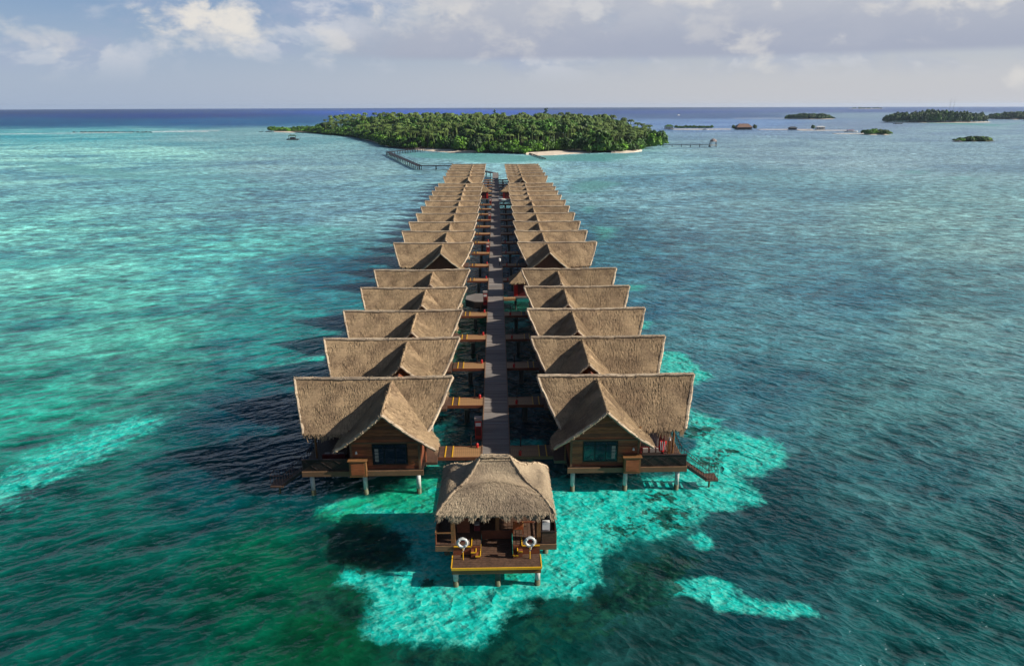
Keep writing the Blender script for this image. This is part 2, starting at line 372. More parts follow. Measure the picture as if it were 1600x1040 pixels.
# ------------------------------------------------------------------ sea
WAVE_NEAR = 1.0
CP = [ # survey point x, y; deep tone, light tone of the water there
 (150, 950, (10, 58, 58), (28, 92, 84)),
 (50, 800, (22, 76, 76), (42, 116, 108)),
 (50, 650, (36, 112, 104), (78, 184, 166)),
 (200, 560, (50, 112, 110), (98, 182, 168)),
 (100, 480, (60, 122, 126), (112, 192, 180)),
 (60, 400, (72, 126, 134), (126, 204, 196)),
 (350, 420, (64, 122, 134), (112, 190, 184)),
 (300, 300, (94, 134, 150), (132, 192, 192)),
 (100, 250, (98, 140, 156), (142, 204, 200)),
 (500, 260, (112, 145, 162), (138, 176, 182)),
 (600, 320, (98, 134, 152), (128, 170, 178)),
 (540, 450, (45, 90, 110), (68, 130, 140)),
 (430, 520, (30, 92, 102), (58, 140, 138)),
 (400, 650, (8, 52, 70), (20, 84, 96)),
 (450, 720, (6, 42, 60), (14, 66, 78)),
 (350, 750, (6, 50, 64), (14, 80, 84)),
 (400, 900, (8, 62, 54), (20, 92, 74)),
 (500, 1000, (6, 50, 40), (20, 78, 52)),
 (760, 1035, (8, 50, 48), (22, 70, 62)),
 (850, 960, (8, 48, 48), (24, 78, 72)),
 (1000, 980, (12, 50, 48), (36, 80, 76)),
 (1200, 850, (24, 62, 66), (54, 94, 96)),
 (1500, 950, (24, 62, 64), (56, 96, 97)),
 (1400, 700, (42, 82, 90), (82, 120, 124)),
 (1150, 600, (45, 84, 98), (80, 122, 132)),
 (1000, 450, (55, 92, 112), (92, 132, 145)),
 (1300, 450, (66, 104, 120), (104, 140, 150)),
 (1550, 500, (82, 122, 130), (120, 154, 156)),
 (1500, 350, (105, 142, 148), (140, 172, 172)),
 (1200, 300, (98, 132, 146), (128, 162, 170)),
 (1000, 285, (92, 128, 145), (125, 165, 175)),
 (1300, 240, (125, 150, 165), (150, 178, 186)),
 (900, 257, (112, 148, 162), (134, 180, 184)),
 (1500, 200, (128, 150, 172), (148, 176, 186)),
 (1150, 192, (112, 128, 160), (132, 148, 174)),
 (1350, 196, (128, 146, 170), (140, 160, 180)),
 (1300, 172.5, (112, 128, 160), (122, 138, 166)),
 (100, 190, (54, 98, 134), (64, 112, 146)),
 (350, 190, (66, 104, 144), (76, 116, 154)),
 (700, 175, (86, 112, 152), (94, 120, 158)),
 (50, 175, (70, 102, 142), (76, 110, 148)),
 (1000, 175, (100, 118, 158), (108, 126, 164)),
 (100, 212, (90, 150, 165), (120, 185, 188)),
 (400, 212, (110, 155, 165), (135, 175, 182)),
 (735, 600, (4, 50, 60), (10, 90, 96)),
 (820, 650, (3, 46, 58), (8, 80, 90)),
 (740, 520, (4, 66, 58), (10, 112, 80)),
 (830, 540, (6, 60, 62), (12, 96, 86)),
 (770, 760, (3, 60, 66), (6, 110, 108)),
 (775, 400, (50, 95, 120), (80, 125, 145)),
 (600, 770, (3, 60, 60), (6, 90, 84)),
 (960, 760, (3, 70, 74), (8, 120, 116)),
 (1100, 181, (108, 127, 162), (116, 135, 166)),
 (250, 181, (58, 96, 138), (66, 104, 144)),
 (1400, 181, (130, 150, 170), (142, 164, 180)),
 (100, 170.8, (84, 110, 148), (88, 114, 152)),
 (500, 170.3, (90, 114, 150), (94, 118, 154)),
 (950, 169.8, (104, 124, 158), (108, 128, 162)),
]
GAIN = {0: (0.05, 0.79, 0.75), 1: (0.05, 0.69, 0.66), 2: (0.40, 0.94, 0.91), 3: (0.97, 1.28, 1.23), 4: (0.95, 1.28, 1.23), 5: (1.76, 1.71, 1.59), 6: (0.92, 1.32, 1.29), 7: (1.05, 1.15, 1.19), 8: (2.31, 1.84, 1.72), 9: (1.48, 1.42, 1.41), 10: (1.38, 1.45, 1.47), 11: (0.76, 1.30, 1.26), 12: (0.76, 1.30, 1.26), 13: (0.03, 1.14, 1.07), 14: (0.03, 1.14, 1.07), 15: (0.03, 1.14, 1.07), 16: (0.05, 1.14, 0.92), 17: (0.49, 1.06, 1.00), 18: (0.49, 1.06, 1.00), 19: (0.49, 1.06, 1.00), 20: (0.92, 0.98, 1.08), 21: (0.45, 0.84, 0.93), 22: (0.58, 1.38, 1.36), 23: (0.91, 1.29, 1.30), 24: (0.86, 1.30, 1.33), 25: (0.86, 1.30, 1.33), 26: (0.81, 1.31, 1.36), 27: (0.94, 1.24, 1.28), 28: (1.20, 1.41, 1.43), 29: (1.11, 1.36, 1.40), 30: (1.72, 1.68, 1.70), 31: (1.40, 1.41, 1.46), 32: (2.25, 1.94, 1.94), 33: (1.60, 1.58, 1.54), 34: (1.60, 1.96, 2.14), 35: (1.47, 1.45, 1.47), 36: (0.88, 0.95, 1.32), 37: (0.05, 2.65, 1.55), 38: (0.32, 1.99, 1.51), 39: (0.39, 1.26, 2.77), 40: (0.05, 0.60, 0.84), 41: (0.88, 0.95, 1.32), 42: (2.56, 1.62, 1.58), 43: (1.77, 1.50, 1.50), 52: (1.01, 1.06, 1.16), 53: (0.05, 1.42, 1.44), 54: (1.54, 1.51, 1.50), 55: (0.05, 0.25, 0.54), 56: (0.19, 0.66, 1.24), 57: (0.16, 0.28, 0.43)}
SAND = [ # outlines of the pale sand patches, with softness in metres
 (0.9, [(500,792),(560,775),(640,768),(690,742),(760,720),(900,752),(990,748),(1060,742),(1085,700),(1080,668),(1150,676),(1215,690),(1225,725),(1160,748),(1185,782),(1110,800),(1060,822),(1030,842),(1000,842),(960,852),(935,880),(945,912),(905,932),(840,936),(790,962),(768,990),(745,1014),(712,1002),(660,1006),(600,1000),(580,985),(578,935),(560,915),(528,908),(540,892),(600,898),(640,880),(640,850),(600,820),(520,812)]),
 (2.2, [(-60,775),(40,725),(110,690),(170,664),(250,650),(262,662),(200,692),(130,722),(60,760),(-60,815)]),
 (0.9, [(405,582),(440,568),(510,552),(515,566),(455,580)]),
 (0.8, [(1030,548),(1065,552),(1112,588),(1080,604),(1035,590)]), (1.0, [(1080,640),(1120,655),(1120,672),(1075,668)]),
 (1.0, [(985,500),(1020,503),(1000,514),(980,513)]), (1.2, [(975,444),(1015,446),(1000,455),(975,454)]),
 (0.5, [(1036,908),(1075,902),(1105,898),(1140,912),(1150,934),(1200,940),(1250,944),(1292,960),(1240,964),(1170,958),(1120,952),(1085,930),(1045,928)]),
 (0.5, [(1084,842),(1100,836),(1114,848),(1108,858),(1088,858)]),
 (3.0, [(625,238),(745,239),(830,243),(930,240),(1010,240),(960,254),(860,252),(760,256),(700,250),(640,246)]),
 (2.5, [(880,285),(930,279),(985,287),(950,300),(895,302),(880,296)]), (4.0, [(1400,266),(1460,265),(1450,273),(1405,272)]), (4.0, [(1480,275),(1540,276),(1520,284),(1470,281)]),
 (1.5, [(905,322),(940,320),(930,334),(905,336)]), (1.5, [(925,352),(975,356),(960,372),(930,380)]),
 (6.0, [(-50,408),(120,398),(210,402),(150,415),(-50,425)]), (6.0, [(30,250),(200,262),(300,280),(190,284),(40,268)]), (5.0, [(440,350),(550,352),(560,368),(480,366)]),
 (1.2, [(640,768),(690,748),(690,690),(660,680),(664,730)]), (0.8, [(700,660),(716,640),(712,655),(704,670)]), (0.7, [(700,542),(730,516),(736,520),(712,548)]), (0.7, [(725,478),(742,462),(748,470),(732,486)]),
 (0.6, [(790,690),(850,686),(850,696),(795,698)]), (0.6, [(792,505),(826,500),(824,512),(792,514)]), (8.0, [(1380,186),(1560,194),(1640,188),(1560,198),(1380,190)]),
]
GREEN = [(0.8, [(505,795),(560,800),(612,812),(600,832),(520,828),(490,812)]), (1.6, [(560,760),(690,730),(690,800),(520,800)]),
         (0.8, [(792,470),(840,466),(830,486),(792,488)]), (0.9, [(790,905),(750,880),(800,870),(850,880)]), (0.9, [(700,560),(745,500),(748,540),(710,575)])]
REEF = [(0.8, [(1066,662),(1112,664),(1122,680),(1080,685)]), (0.7, [(1000,772),(1050,768),(1060,778),(1010,784)]), (1.1, [(500,835),(545,822),(590,818),(612,850),(632,878),(605,896),(548,890),(505,884),(488,860)]), (0.9, [(948,822),(985,804),(1008,818),(1000,846),(965,852)]),
        (0.9, [(1010,800),(1040,790),(1080,800),(1060,822),(1020,822)]), (0.8, [(480,905),(560,925),(578,960),(520,975),(440,940)]), (0.5, [(645,905),(680,902),(690,916),(655,920)]),
        (0.8, [(1110,700),(1150,700),(1150,712),(1115,714)]), (0.8, [(1090,720),(1130,716),(1120,732),(1092,732)]), (0.9, [(840,960),(930,930),(1000,870),(1100,860),(1060,930),(900,1010)]),
        (0.8, [(600,1012),(760,1020),(840,975),(860,1060),(600,1060)])]

def poly_sdf(P, poly):
    """signed distance (positive inside) of points P (n,2) to a polygon"""
    poly = np.array(poly); n = len(poly); d2 = np.full(len(P), 1e18); ins = np.zeros(len(P), bool)
    for i in range(n):
        a = poly[i]; b = poly[(i+1) % n]; e = b-a; w = P-a
        tt = np.clip((w@e)/(e@e+1e-12), 0, 1); q = w-tt[:, None]*e
        d2 = np.minimum(d2, (q*q).sum(1))
        c = ((a[1] > P[:, 1]) != (b[1] > P[:, 1]))
        xi = a[0]+(P[:, 1]-a[1])*e[0]/(e[1] if abs(e[1]) > 1e-9 else 1e-9)
        ins ^= c & (P[:, 0] < xi)
    return np.where(ins, 1, -1)*np.sqrt(d2)

def build_sea():
    fr = np.radians(np.linspace(-46, 46, 520)); back = np.radians(np.linspace(46, 314, 60))[1:-1]
    th = np.concatenate([fr, back]); nth = len(th)
    r = np.concatenate([[4, 12, 20], np.geomspace(26, 10900, 560)]); nr = len(r)
    TH, RR = np.meshgrid(th, r); X = (RR*np.sin(TH)).ravel(); Y = (RR*np.cos(TH)).ravel()
    V = np.stack([X, Y, np.zeros_like(X)], 1)
    V = np.vstack([V, [[0, 0, 0]]])
    i, j = np.meshgrid(np.arange(nr-1), np.arange(nth), indexing='ij'); j2 = (j+1) % nth
    Fq = np.stack([i*nth+j, (i+1)*nth+j, (i+1)*nth+j2, i*nth+j2], -1).reshape(-1, 4)[:, ::-1]
    me = mesh_np('sea', V, Fq, 'white'); me.materials.clear()
    P = V[:, :2]; dist = np.hypot(P[:, 0], P[:, 1])
    az = np.arctan2(P[:, 0], P[:, 1]); ld = np.log(np.maximum(dist, 20))
    Q = np.stack([az*2.2, ld], 1)
    wsum = np.zeros(len(P)); A = np.zeros((len(P), 3)); B = np.zeros((len(P), 3))
    for ci, (x, y, a, b) in enumerate(CP):
        wx, wy = W(x, y); q = np.array([math.atan2(wx, wy)*2.2, math.log(math.hypot(wx, wy))])
        d = ((Q-q)**2).sum(1); w = 1/(d+0.004)**2
        wsum += w; gn = np.array(GAIN.get(ci, (1, 1, 1))); A += w[:, None]*np.array(CALIB(a, wx, wy))*gn; B += w[:, None]*np.array(CALIB(b, wx, wy))*gn
    A /= wsum[:, None]; B /= wsum[:, None]
    def field(polys):
        f = np.full(len(P), -4.0)
        for soft, pl in polys:
            pw = [W(*p) for p in pl]; arr = np.array(pw); c = arr.mean(0); R = np.abs(arr-c).max()+8*soft
            m = (np.abs(P-c).max(1) < R*1.2)
            if m.any(): f[m] = np.maximum(f[m], np.clip(poly_sdf(P[m], pw)/soft, -4, 4))
        return f
    for nm, dat in (('tone_deep', A), ('tone_light', B)):
        at = me.attributes.new(nm, 'FLOAT_COLOR', 'POINT')
        at.data.foreach_set('color', np.hstack([dat, np.ones((len(dat), 1))]).astype(np.float32).ravel())
    for nm, pl in (('sand', SAND), ('green', GREEN), ('reef', REEF)):
        at = me.attributes.new(nm, 'FLOAT', 'POINT'); at.data.foreach_set('value', field(pl).astype(np.float32))
    def f(t, b):
        g = t.node('ShaderNodeNewGeometry').outputs['Position']
        sx = t.node('ShaderNodeSeparateXYZ'); t.put(sx.inputs[0], g); X_, Y_ = sx.outputs[0], sx.outputs[1]
        A_ = t.attr('tone_deep', out='Color'); B_ = t.attr('tone_light', out='Color')
        big = t.noise(t.mapping(t.mapping(g, (1, 1, 1), (0, 0, rad(-14))), (0.022, 0.04, 1)), 1.0, 7, 0.66, 0.7)
        mid = t.noise(t.mapping(t.mapping(g, (1, 1, 1), (0, 0, rad(-20))), (0.12, 0.2, 1)), 1.0, 6, 0.68, 0.6)
        far = t.noise(t.mapping(t.mapping(g, (1, 1, 1), (0, 0, rad(-4))), (0.007, 0.011, 1)), 1.0, 7, 0.66, 0.6)
        fk = t.smooth(Y_, 90, 350)
        k = t.math('ADD', t.math('MULTIPLY', big, 0.55), t.math('MULTIPLY', mid, 0.45))
        k2 = t.math('ADD', t.math('MULTIPLY', far, 0.5), t.math('MULTIPLY', big, 0.5))
        kk = t.math('ADD', t.math('MULTIPLY', k, t.math('SUBTRACT', 1.0, fk)), t.math('MULTIPLY', k2, fk))
        base = t.mix(t.smooth(kk, 0.40, 0.61), A_, B_)
        # patches of weed and coral, a few metres across
        w = t.noise(g, 0.33, 6, 0.66, 0.7); wd = t.noise(g, 1.3, 5, 0.65, 0.5)
        nz = t.math('MULTIPLY', t.math('SUBTRACT', w, 0.5), 5.6); nd = t.math('MULTIPLY', t.math('SUBTRACT', wd, 0.5), 2.6)
        nfar = t.math('MULTIPLY', t.math('SUBTRACT', t.noise(t.mapping(g, (0.03, 0.045, 1)), 1.0, 7, 0.68, 0.6), 0.5), 9.0)
        fw = t.smooth(Y_, 70, 220)
        nn = t.math('ADD', t.math('MULTIPLY', t.math('ADD', nz, nd), t.math('SUBTRACT', 1.0, fw)), t.math('MULTIPLY', nfar, fw))
        gm = t.smooth(t.math('ADD', t.attr('green'), nn), -0.6, 1.8)
        base = t.mix(t.math('MULTIPLY', gm, 0.28), base, (0.004, 0.045, 0.009))
        sm = t.smooth(t.math('ADD', t.attr('sand'), t.math('MULTIPLY', nn, 0.8)), -0.7, t.lin(fw, 0, 1, 0.8, 3.5))
        # mottled sand, pale and deeper spots; caustic light net painted into the colour
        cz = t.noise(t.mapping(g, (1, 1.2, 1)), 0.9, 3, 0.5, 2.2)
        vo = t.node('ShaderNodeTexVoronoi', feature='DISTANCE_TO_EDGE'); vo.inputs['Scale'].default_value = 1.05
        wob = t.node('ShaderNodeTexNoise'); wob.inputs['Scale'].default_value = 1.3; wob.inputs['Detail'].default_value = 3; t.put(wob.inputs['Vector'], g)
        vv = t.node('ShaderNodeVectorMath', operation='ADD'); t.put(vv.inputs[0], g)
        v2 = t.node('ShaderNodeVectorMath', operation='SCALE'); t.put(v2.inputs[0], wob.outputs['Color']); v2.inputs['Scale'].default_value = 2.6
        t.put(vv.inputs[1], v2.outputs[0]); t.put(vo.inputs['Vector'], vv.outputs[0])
        caustic_net = t.math('SUBTRACT', 1.0, t.smooth(vo.outputs['Distance'], 0.0, 0.26))
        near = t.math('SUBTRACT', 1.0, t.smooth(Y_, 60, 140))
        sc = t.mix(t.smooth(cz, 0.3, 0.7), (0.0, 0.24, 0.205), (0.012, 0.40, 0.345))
        sc = t.mix(t.math('MULTIPLY', t.math('MULTIPLY', caustic_net, t.smooth(wd, 0.40, 0.62)), t.math('MULTIPLY', near, 0.34)), sc, (0.20, 0.56, 0.45))
        sgr = t.smooth(t.math('ADD', t.attr('green'), nn), -1.2, 1.2)
        sc = t.mix(t.math('MULTIPLY', sgr, 0.75), sc, (0.003, 0.21, 0.09))
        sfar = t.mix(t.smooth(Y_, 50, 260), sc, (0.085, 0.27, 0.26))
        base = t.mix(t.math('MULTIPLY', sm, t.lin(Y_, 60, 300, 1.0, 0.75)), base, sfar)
        rm = t.smooth(t.math('ADD', t.attr('reef'), t.math('ADD', t.math('MULTIPLY', nn, 1.15), t.math('MULTIPLY', nd, 1.6))), -0.2, 0.9)
        base = t.mix(t.math('MULTIPLY', rm, 0.9), base, t.mix(t.smooth(wd, 0.35, 0.65), (0.001, 0.010, 0.010), (0.004, 0.034, 0.022)))
        # waves, heights in metres
        side = t.smooth(X_, -45, 45)
        def ridged(v, k): return t.math('SUBTRACT', 1.0, t.math('ABSOLUTE', t.math('MULTIPLY', t.math('SUBTRACT', v, 0.5), k)))
        L = t.mapping(t.mapping(g, (1, 1, 1), (0, 0, rad(-26))), (0.17, 0.38, 1)); R = t.mapping(t.mapping(g, (1, 1, 1), (0, 0, rad(40))), (0.25, 0.44, 1))
        L2 = t.mapping(t.mapping(g, (1, 1, 1), (0, 0, rad(-14))), (0.55, 0.95, 1)); R2 = t.mapping(t.mapping(g, (1, 1, 1), (0, 0, rad(26))), (0.75, 1.15, 1))
        wl = t.noise(L, 1.0, 3, 0.5, 0.15); wr = t.noise(R, 1.0, 3, 0.55, 0.2)
        wl2 = t.noise(L2, 1.0, 3, 0.5, 0.1); wr2 = t.noise(R2, 1.0, 3, 0.55, 0.15)
        nside = t.math('SUBTRACT', 1.0, side)
        dirw = t.math('ADD', t.math('MULTIPLY', wl, nside), t.math('MULTIPLY', wr, side))
        dirw2 = t.math('ADD', t.math('MULTIPLY', wl2, nside), t.math('MULTIPLY', wr2, side))
        crest = ridged(dirw, 3.4); crest2 = ridged(dirw2, 3.4)
        rip = t.math('ADD', t.math('MULTIPLY', crest2, 0.6), t.math('MULTIPLY', t.noise(g, 1.7, 3, 0.55), 0.4))
        swell = t.noise(t.mapping(t.mapping(g, (1, 1, 1), (0, 0, rad(15))), (0.08, 0.12, 1)), 1.0, 3, 0.5, 0.4)
        # body colour with wave light painted in: crests as pale highlights, troughs darker
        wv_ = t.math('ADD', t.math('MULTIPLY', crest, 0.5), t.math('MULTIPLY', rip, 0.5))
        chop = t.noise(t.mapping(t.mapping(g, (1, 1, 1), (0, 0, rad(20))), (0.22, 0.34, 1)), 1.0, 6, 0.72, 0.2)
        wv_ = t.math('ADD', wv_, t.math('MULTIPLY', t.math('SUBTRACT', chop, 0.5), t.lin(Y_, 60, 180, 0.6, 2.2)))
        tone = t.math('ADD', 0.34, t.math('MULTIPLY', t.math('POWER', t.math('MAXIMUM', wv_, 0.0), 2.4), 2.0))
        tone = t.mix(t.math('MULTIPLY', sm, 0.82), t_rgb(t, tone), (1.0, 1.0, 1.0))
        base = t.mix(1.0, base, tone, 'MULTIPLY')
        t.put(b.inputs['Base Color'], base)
        b.inputs['IOR'].default_value = 1.33
        b.inputs['Specular IOR Level'].default_value = 0.25; b.inputs['Specular Tint'].default_value = (0.5, 0.8, 1.0, 1)
        t.put(b.inputs['Roughness'], t.lin(Y_, 70, 450, 0.12, 0.36))  # far out the small chop is finer than a pixel
        # light spreads sideways for metres inside deep water, hardly at all over shallow sand
        b.subsurface_method = 'BURLEY'
        t.put(b.inputs['Subsurface Weight'], t.math('SUBTRACT', 0.6, t.math('MULTIPLY', sm, 0.5)))
        b.inputs['Subsurface Radius'].default_value = (1.0, 1.0, 1.0); b.inputs['Subsurface Scale'].default_value = 6.0
        h = t.math('ADD', t.math('ADD', t.math('MULTIPLY', crest, WAVE_A), t.math('MULTIPLY', rip, WAVE_B)), t.math('MULTIPLY', swell, 0.9))
        bn = t.node('ShaderNodeBump'); bn.inputs['Strength'].default_value = 1.0; bn.inputs['Distance'].default_value = 1.0
        t.put(bn.inputs['Height'], h); t.l.new(bn.outputs[0], b.inputs['Normal'])
    me.materials.append(material('sea_water', f))
    me.polygons.foreach_set('use_smooth', [True]*len(me.polygons))
    link('sea', me, kind='structure')
WAVE_A, WAVE_B = 0.50, 0.24
def CALIB(c, wx, wy):
    """display tone of the water -> the body colour that gives it under this sky (takes off what the surface mirrors)"""
    d = math.hypot(wx, wy); lo = sr(*c)
    mu = CAM_H/math.hypot(d, CAM_H)
    fr = 0.008+0.25*(1-mu)**5.5
    refl = tuple(fr*q for q in (0.42, 0.47, 0.56))
    return tuple(max(0.0015, (a-b_))*0.52 for a, b_ in zip(lo, refl))
build_sea()

# ------------------------------------------------------------------ thatch
def thatch(b, fn, n, length=(0.45, 0.8), width=0.07, lift=0.07, thick=0.22, nu=10, nv=6, fringe=0, fringe_len=0.4, wob=0.05, u_side=0.0):
    """a thatched slope: a closed slab plus loose reed ends; fn(u,v)->Vector, v runs downslope"""
    def nrm(u, v):
        e = 0.01; a = fn(min(1, u+e), v)-fn(max(0, u-e), v); c = fn(u, min(1, v+e))-fn(u, max(0, v-e))
        q = a.cross(c).normalized()
        return q if q.z > 0 else -q
    top = []; bot = []
    for j in range(nv+1):
        for i in range(nu+1):
            u, v = i/nu, j/nv; p = fn(u, v); k = nrm(u, v)
            top.append(p+k*random.uniform(-wob, wob)); bot.append(p-k*thick)
    W1 = nu+1; N = W1*(nv+1); fs = []
    for j in range(nv):
        for i in range(nu):
            a = j*W1+i; fs.append((a, a+1, a+W1+1, a+W1)); fs.append((N+a, N+a+W1, N+a+W1+1, N+a+1))
    for i in range(nu):
        fs.append((i, N+i, N+i+1, i+1)); a = nv*W1+i; fs.append((a, a+1, N+a+1, N+a))
    for j in range(nv):
        a = j*W1; fs.append((a, a+W1, N+a+W1, N+a)); a = j*W1+nu; fs.append((a, N+a, N+a+W1, a+W1))
    b.add(top+bot, fs, 0.35)
    for _ in range(n):
        u = random.random(); v = random.random()**0.9*0.98
        p = fn(u, v); k = nrm(u, v); dn = (fn(u, min(1, v+0.02))-fn(u, max(0, v-0.02))).normalized(); sd_ = dn.cross(k)
        L = random.uniform(*length); w = width*random.uniform(0.6, 1.3)
        d = (dn+sd_*random.gauss(0, 0.16)).normalized()
        p0 = p+k*(lift*0.2); p1 = p+d*L+k*lift*random.uniform(0.5, 1.5)
        b.add([p0-sd_*w/2, p0+sd_*w/2, p1+sd_*w/3, p1-sd_*w/3], [(0, 1, 2, 3)], random.random())
    for i in range(fringe):
        u = random.random(); p = fn(u, 1.0); k = nrm(u, 1.0); dn = (fn(u, 1.0)-fn(u, 0.93)).normalized(); sd_ = dn.cross(k)
        clump = 0.7+0.45*math.sin(u*47+1.3*math.sin(u*19))
        L = fringe_len*random.uniform(0.5, 1.15)*clump; w = width*random.uniform(0.7, 1.5)
        d = (dn*0.75+Vector((0, 0, -0.7))+sd_*random.gauss(0, 0.2)).normalized()
        p0 = p-dn*random.uniform(0, 0.25)+k*random.uniform(-thick, 0.07)
        p1 = p0+d*(L+0.15)
        b.add([p0-sd_*w/2, p0+sd_*w/2, p1+sd_*w/4, p1-sd_*w/4], [(0, 1, 2, 3)], random.uniform(0.35, 1.0))
def roll(b, a, c, r=0.16, seg=14, tufts=160, tl=0.18):
    a = Vector(a); c = Vector(c); pts = []; rs = []
    for i in range(seg+1):
        q = i/seg; pts.append(a.lerp(c, q)+Vector((random.uniform(-.03, .03), random.uniform(-.03, .03), random.uniform(-.04, .04)))); rs.append(r*random.uniform(0.8, 1.2))
    b.tube(pts, rs, 6, shade=0.6)
    ax = (c-a).normalized()
    for _ in range(tufts):
        q = random.random(); p = a.lerp(c, q); d = Vector((random.gauss(0, 1), random.gauss(0, 1), random.gauss(0.1, 0.8)))
        d -= ax*d.dot(ax)*0.6
        if d.length < 0.1: continue
        d.normalize(); s_ = d.cross(ax); s_ = s_.normalized()*0.04 if s_.length > 1e-3 else Vector((0.04, 0, 0))
        p1 = p+d*(r+tl*random.uniform(0.2, 0.8))
        b.add([p-s_, p+s_, p1+s_*0.4, p1-s_*0.4], [(0, 1, 2, 3)], random.uniform(0.4, 1))

# ------------------------------------------------------------------ villas
ZD = 2.4
XR = 11.0   # distance of a villa's own origin from the walkway centre
def build_villa(s, loc, full=True, lod=1.0):
    """s = +1 right row, -1 left row (mirrored plan)"""
    def X(x): return s*(x-XR)
    root = thing('thatched_villa', loc, '', 'villa', 'thatched overwater villas along the walkway')
    H = 8.15
    def ridge(q):   # q 0..1 inner to outer; ends kick up a little
        return Vector((X(3.75+(17.65-3.75)*q), 0, H+0.09*(abs(2*q-1)**3)))
    def eave(q, yy): return Vector((X(5.65+(16.1-5.65)*q), yy, 4.85+0.12*abs(2*q-1)**2))
    def slope(yy):
        def fn(u, v):
            a = ridge(u); c = eave(u, yy); p = a.lerp(c, v); p.z -= 0.28*math.sin(math.pi*v); return p
        return fn
    b = MB(); n = int(6500*lod)
    for yy in (-4.1, 4.1):
        thatch(b, slope(yy), n, fringe=int(420*lod), fringe_len=0.5, nu=14, nv=6, width=0.06/max(lod, .35)**.6, length=(0.28, 0.5), lift=.045)
    mr = b.build('main_roof', 'thatch', root)
    b = MB(); roll(b, ridge(0.0)+Vector((0, 0, .05)), ridge(.3)+Vector((0, 0, .06)), 0.15, 5, int(60*lod))
    roll(b, ridge(0.3)+Vector((0, 0, .06)), ridge(.7)+Vector((0, 0, .06)), 0.15, 7, int(90*lod)); roll(b, ridge(.7)+Vector((0, 0, .06)), ridge(1)+Vector((0, 0, .05)), 0.15, 5, int(60*lod))
    b.build('ridge_cap', 'thatch_edge', mr)
    for u in (0, 1):
        b = MB()
        for yy in (-4.1, 4.1):
            f = slope(yy)
            pts = [f(u, q/4)+Vector((0, 0, -0.06)) for q in range(5)]
            for i in range(4): roll(b, pts[i], pts[i+1], 0.14, 3, int(26*lod), 0.18)
        b.build('rake_edge', 'thatch_edge', mr)
    # front gable
    gx = 8.95
    def gslope(e):
        ex = 4.75 if e < 0 else 12.95
        if s < 0: ex = ex+0.1
        def fn(u, v):     # u: 0 front .. 1 back
            a = Vector((X(gx+0.1*u), -6.75+6.6*u, 7.85+0.15*u)); c = Vector((X(ex), -6.15+1.95*u, 4.42))
            p = a.lerp(c, v); p.z -= 0.18*math.sin(math.pi*v); return p
        return fn
    b = MB()
    for e in (-1, 1): thatch(b, gslope(e), int(2600*lod), fringe=int(90*lod), fringe_len=0.35, nu=8, nv=6, width=0.06/max(lod, .35)**.6, length=(0.28, 0.5), lift=.045)
    gr = b.build('gable_roof', 'thatch', root)
    b = MB(); roll(b, gslope(1)(0, 0)+Vector((0, 0, .04)), gslope(1)(0.98, 0)+Vector((0, 0, 0.04)), 0.11, 8, int(80*lod), 0.2); b.build('ridge_cap', 'thatch', gr)
    for e in (-1, 1):
        b = MB(); f = gslope(e)
        for i in range(5): roll(b, f(0, i/5)+Vector((0, -0.02, -0.07)), f(0, (i+1)/5)+Vector((0, -0.02, -0.07)), 0.12, 3, int(22*lod), 0.15)
        b.build('rake_edge', 'thatch_edge', gr)
    # walls: the room's body, front wall with a gable top
    fy = -5.65; wl, wr = 6.2, 11.9
    def gz(x): return 7.45-0.86*abs(x-gx)
    b = MB()
    prof = [(wl, ZD), (wr, ZD), (wr, gz(wr)), (gx, gz(gx)), (wl, gz(wl))]
    vs = [(X(x), fy, z) for x, z in prof]+[(X(x), 3.4, min(z, 7.3)) for x, z in prof]
    b.add(vs, [(0, 1, 2, 3, 4), (9, 8, 7, 6, 5), (0, 5, 6, 1), (1, 6, 7, 2), (2, 7, 8, 3), (3, 8, 9, 4), (4, 9, 5, 0)])
    # rear gable-end infill below the main roof
    b.box(X(wr+0.01), X(15.2), 0.4, 3.4, ZD, 4.9)
    wall = b.build('wall', 'wall', root)
    if full:
        z = ZD+0.02; k = 0
        while z < 6.9:      # horizontal cladding boards on the front
            h = 0.30; zt = min(z+h-0.02, 7.3); hw = (7.45-0.1-zt)/0.86
            xa, xb = max(wl, gx-hw), min(wr, gx+hw)
            if xb-xa < 0.5: break
            spans = [(xa, xb)]
            if z < 4.75 and zt > 2.75: spans = [(xa, 7.2), (10.15, xb)]
            for (a0, a1) in spans:
                q = MB(); q.box(X(a0), X(a1), fy-0.035-0.012*(k % 2), fy-0.002, z, zt); q.build('board', 'board' if k % 3 else 'wall', wall)
            z += h; k += 1
        for cx in (wl+0.06, wr-0.06):
            q = MB(); q.box(X(cx-0.09), X(cx+0.09), fy-0.10, fy+0.06, ZD-0.02, gz(cx)-0.05); q.build('corner_post', 'fascia', wall)
        win = link('window', None, wall); win.location = (0, 0, 0)
        bpy.data.objects.remove(win)
        q = MB(); x0, x1, z0, z1 = 7.25, 10.1, 2.85, 4.72
        for (a0, a1, c0, c1) in ((x0, x1, z0, z0+.08), (x0, x1, z1-.08, z1), (x0, x0+.08, z0+.08, z1-.08), (x1-.08, x1, z0+.08, z1-.08)):
            q.box(X(a0), X(a1), fy-0.09, fy+0.02, c0, c1)
        for m in (0.34, 0.66): q.box(X(x0+(x1-x0)*m-.035), X(x0+(x1-x0)*m+.035), fy-0.08, fy+0.02, z0+.08, z1-.08)
        q.box(X(x0+.08), X(x1-.08), fy-0.075, fy+0.02, 4.3, 4.36)
        wn = q.build('window', 'black', root)
        for m0, m1 in ((0.03, .33), (.35, .65), (.67, .97)):
            q = MB(); q.box(X(x0+(x1-x0)*m0), X(x0+(x1-x0)*m1), fy-0.05, fy-0.03, z0+.08, z1-.08); q.build('pane', 'glass', wn)
        q = MB()
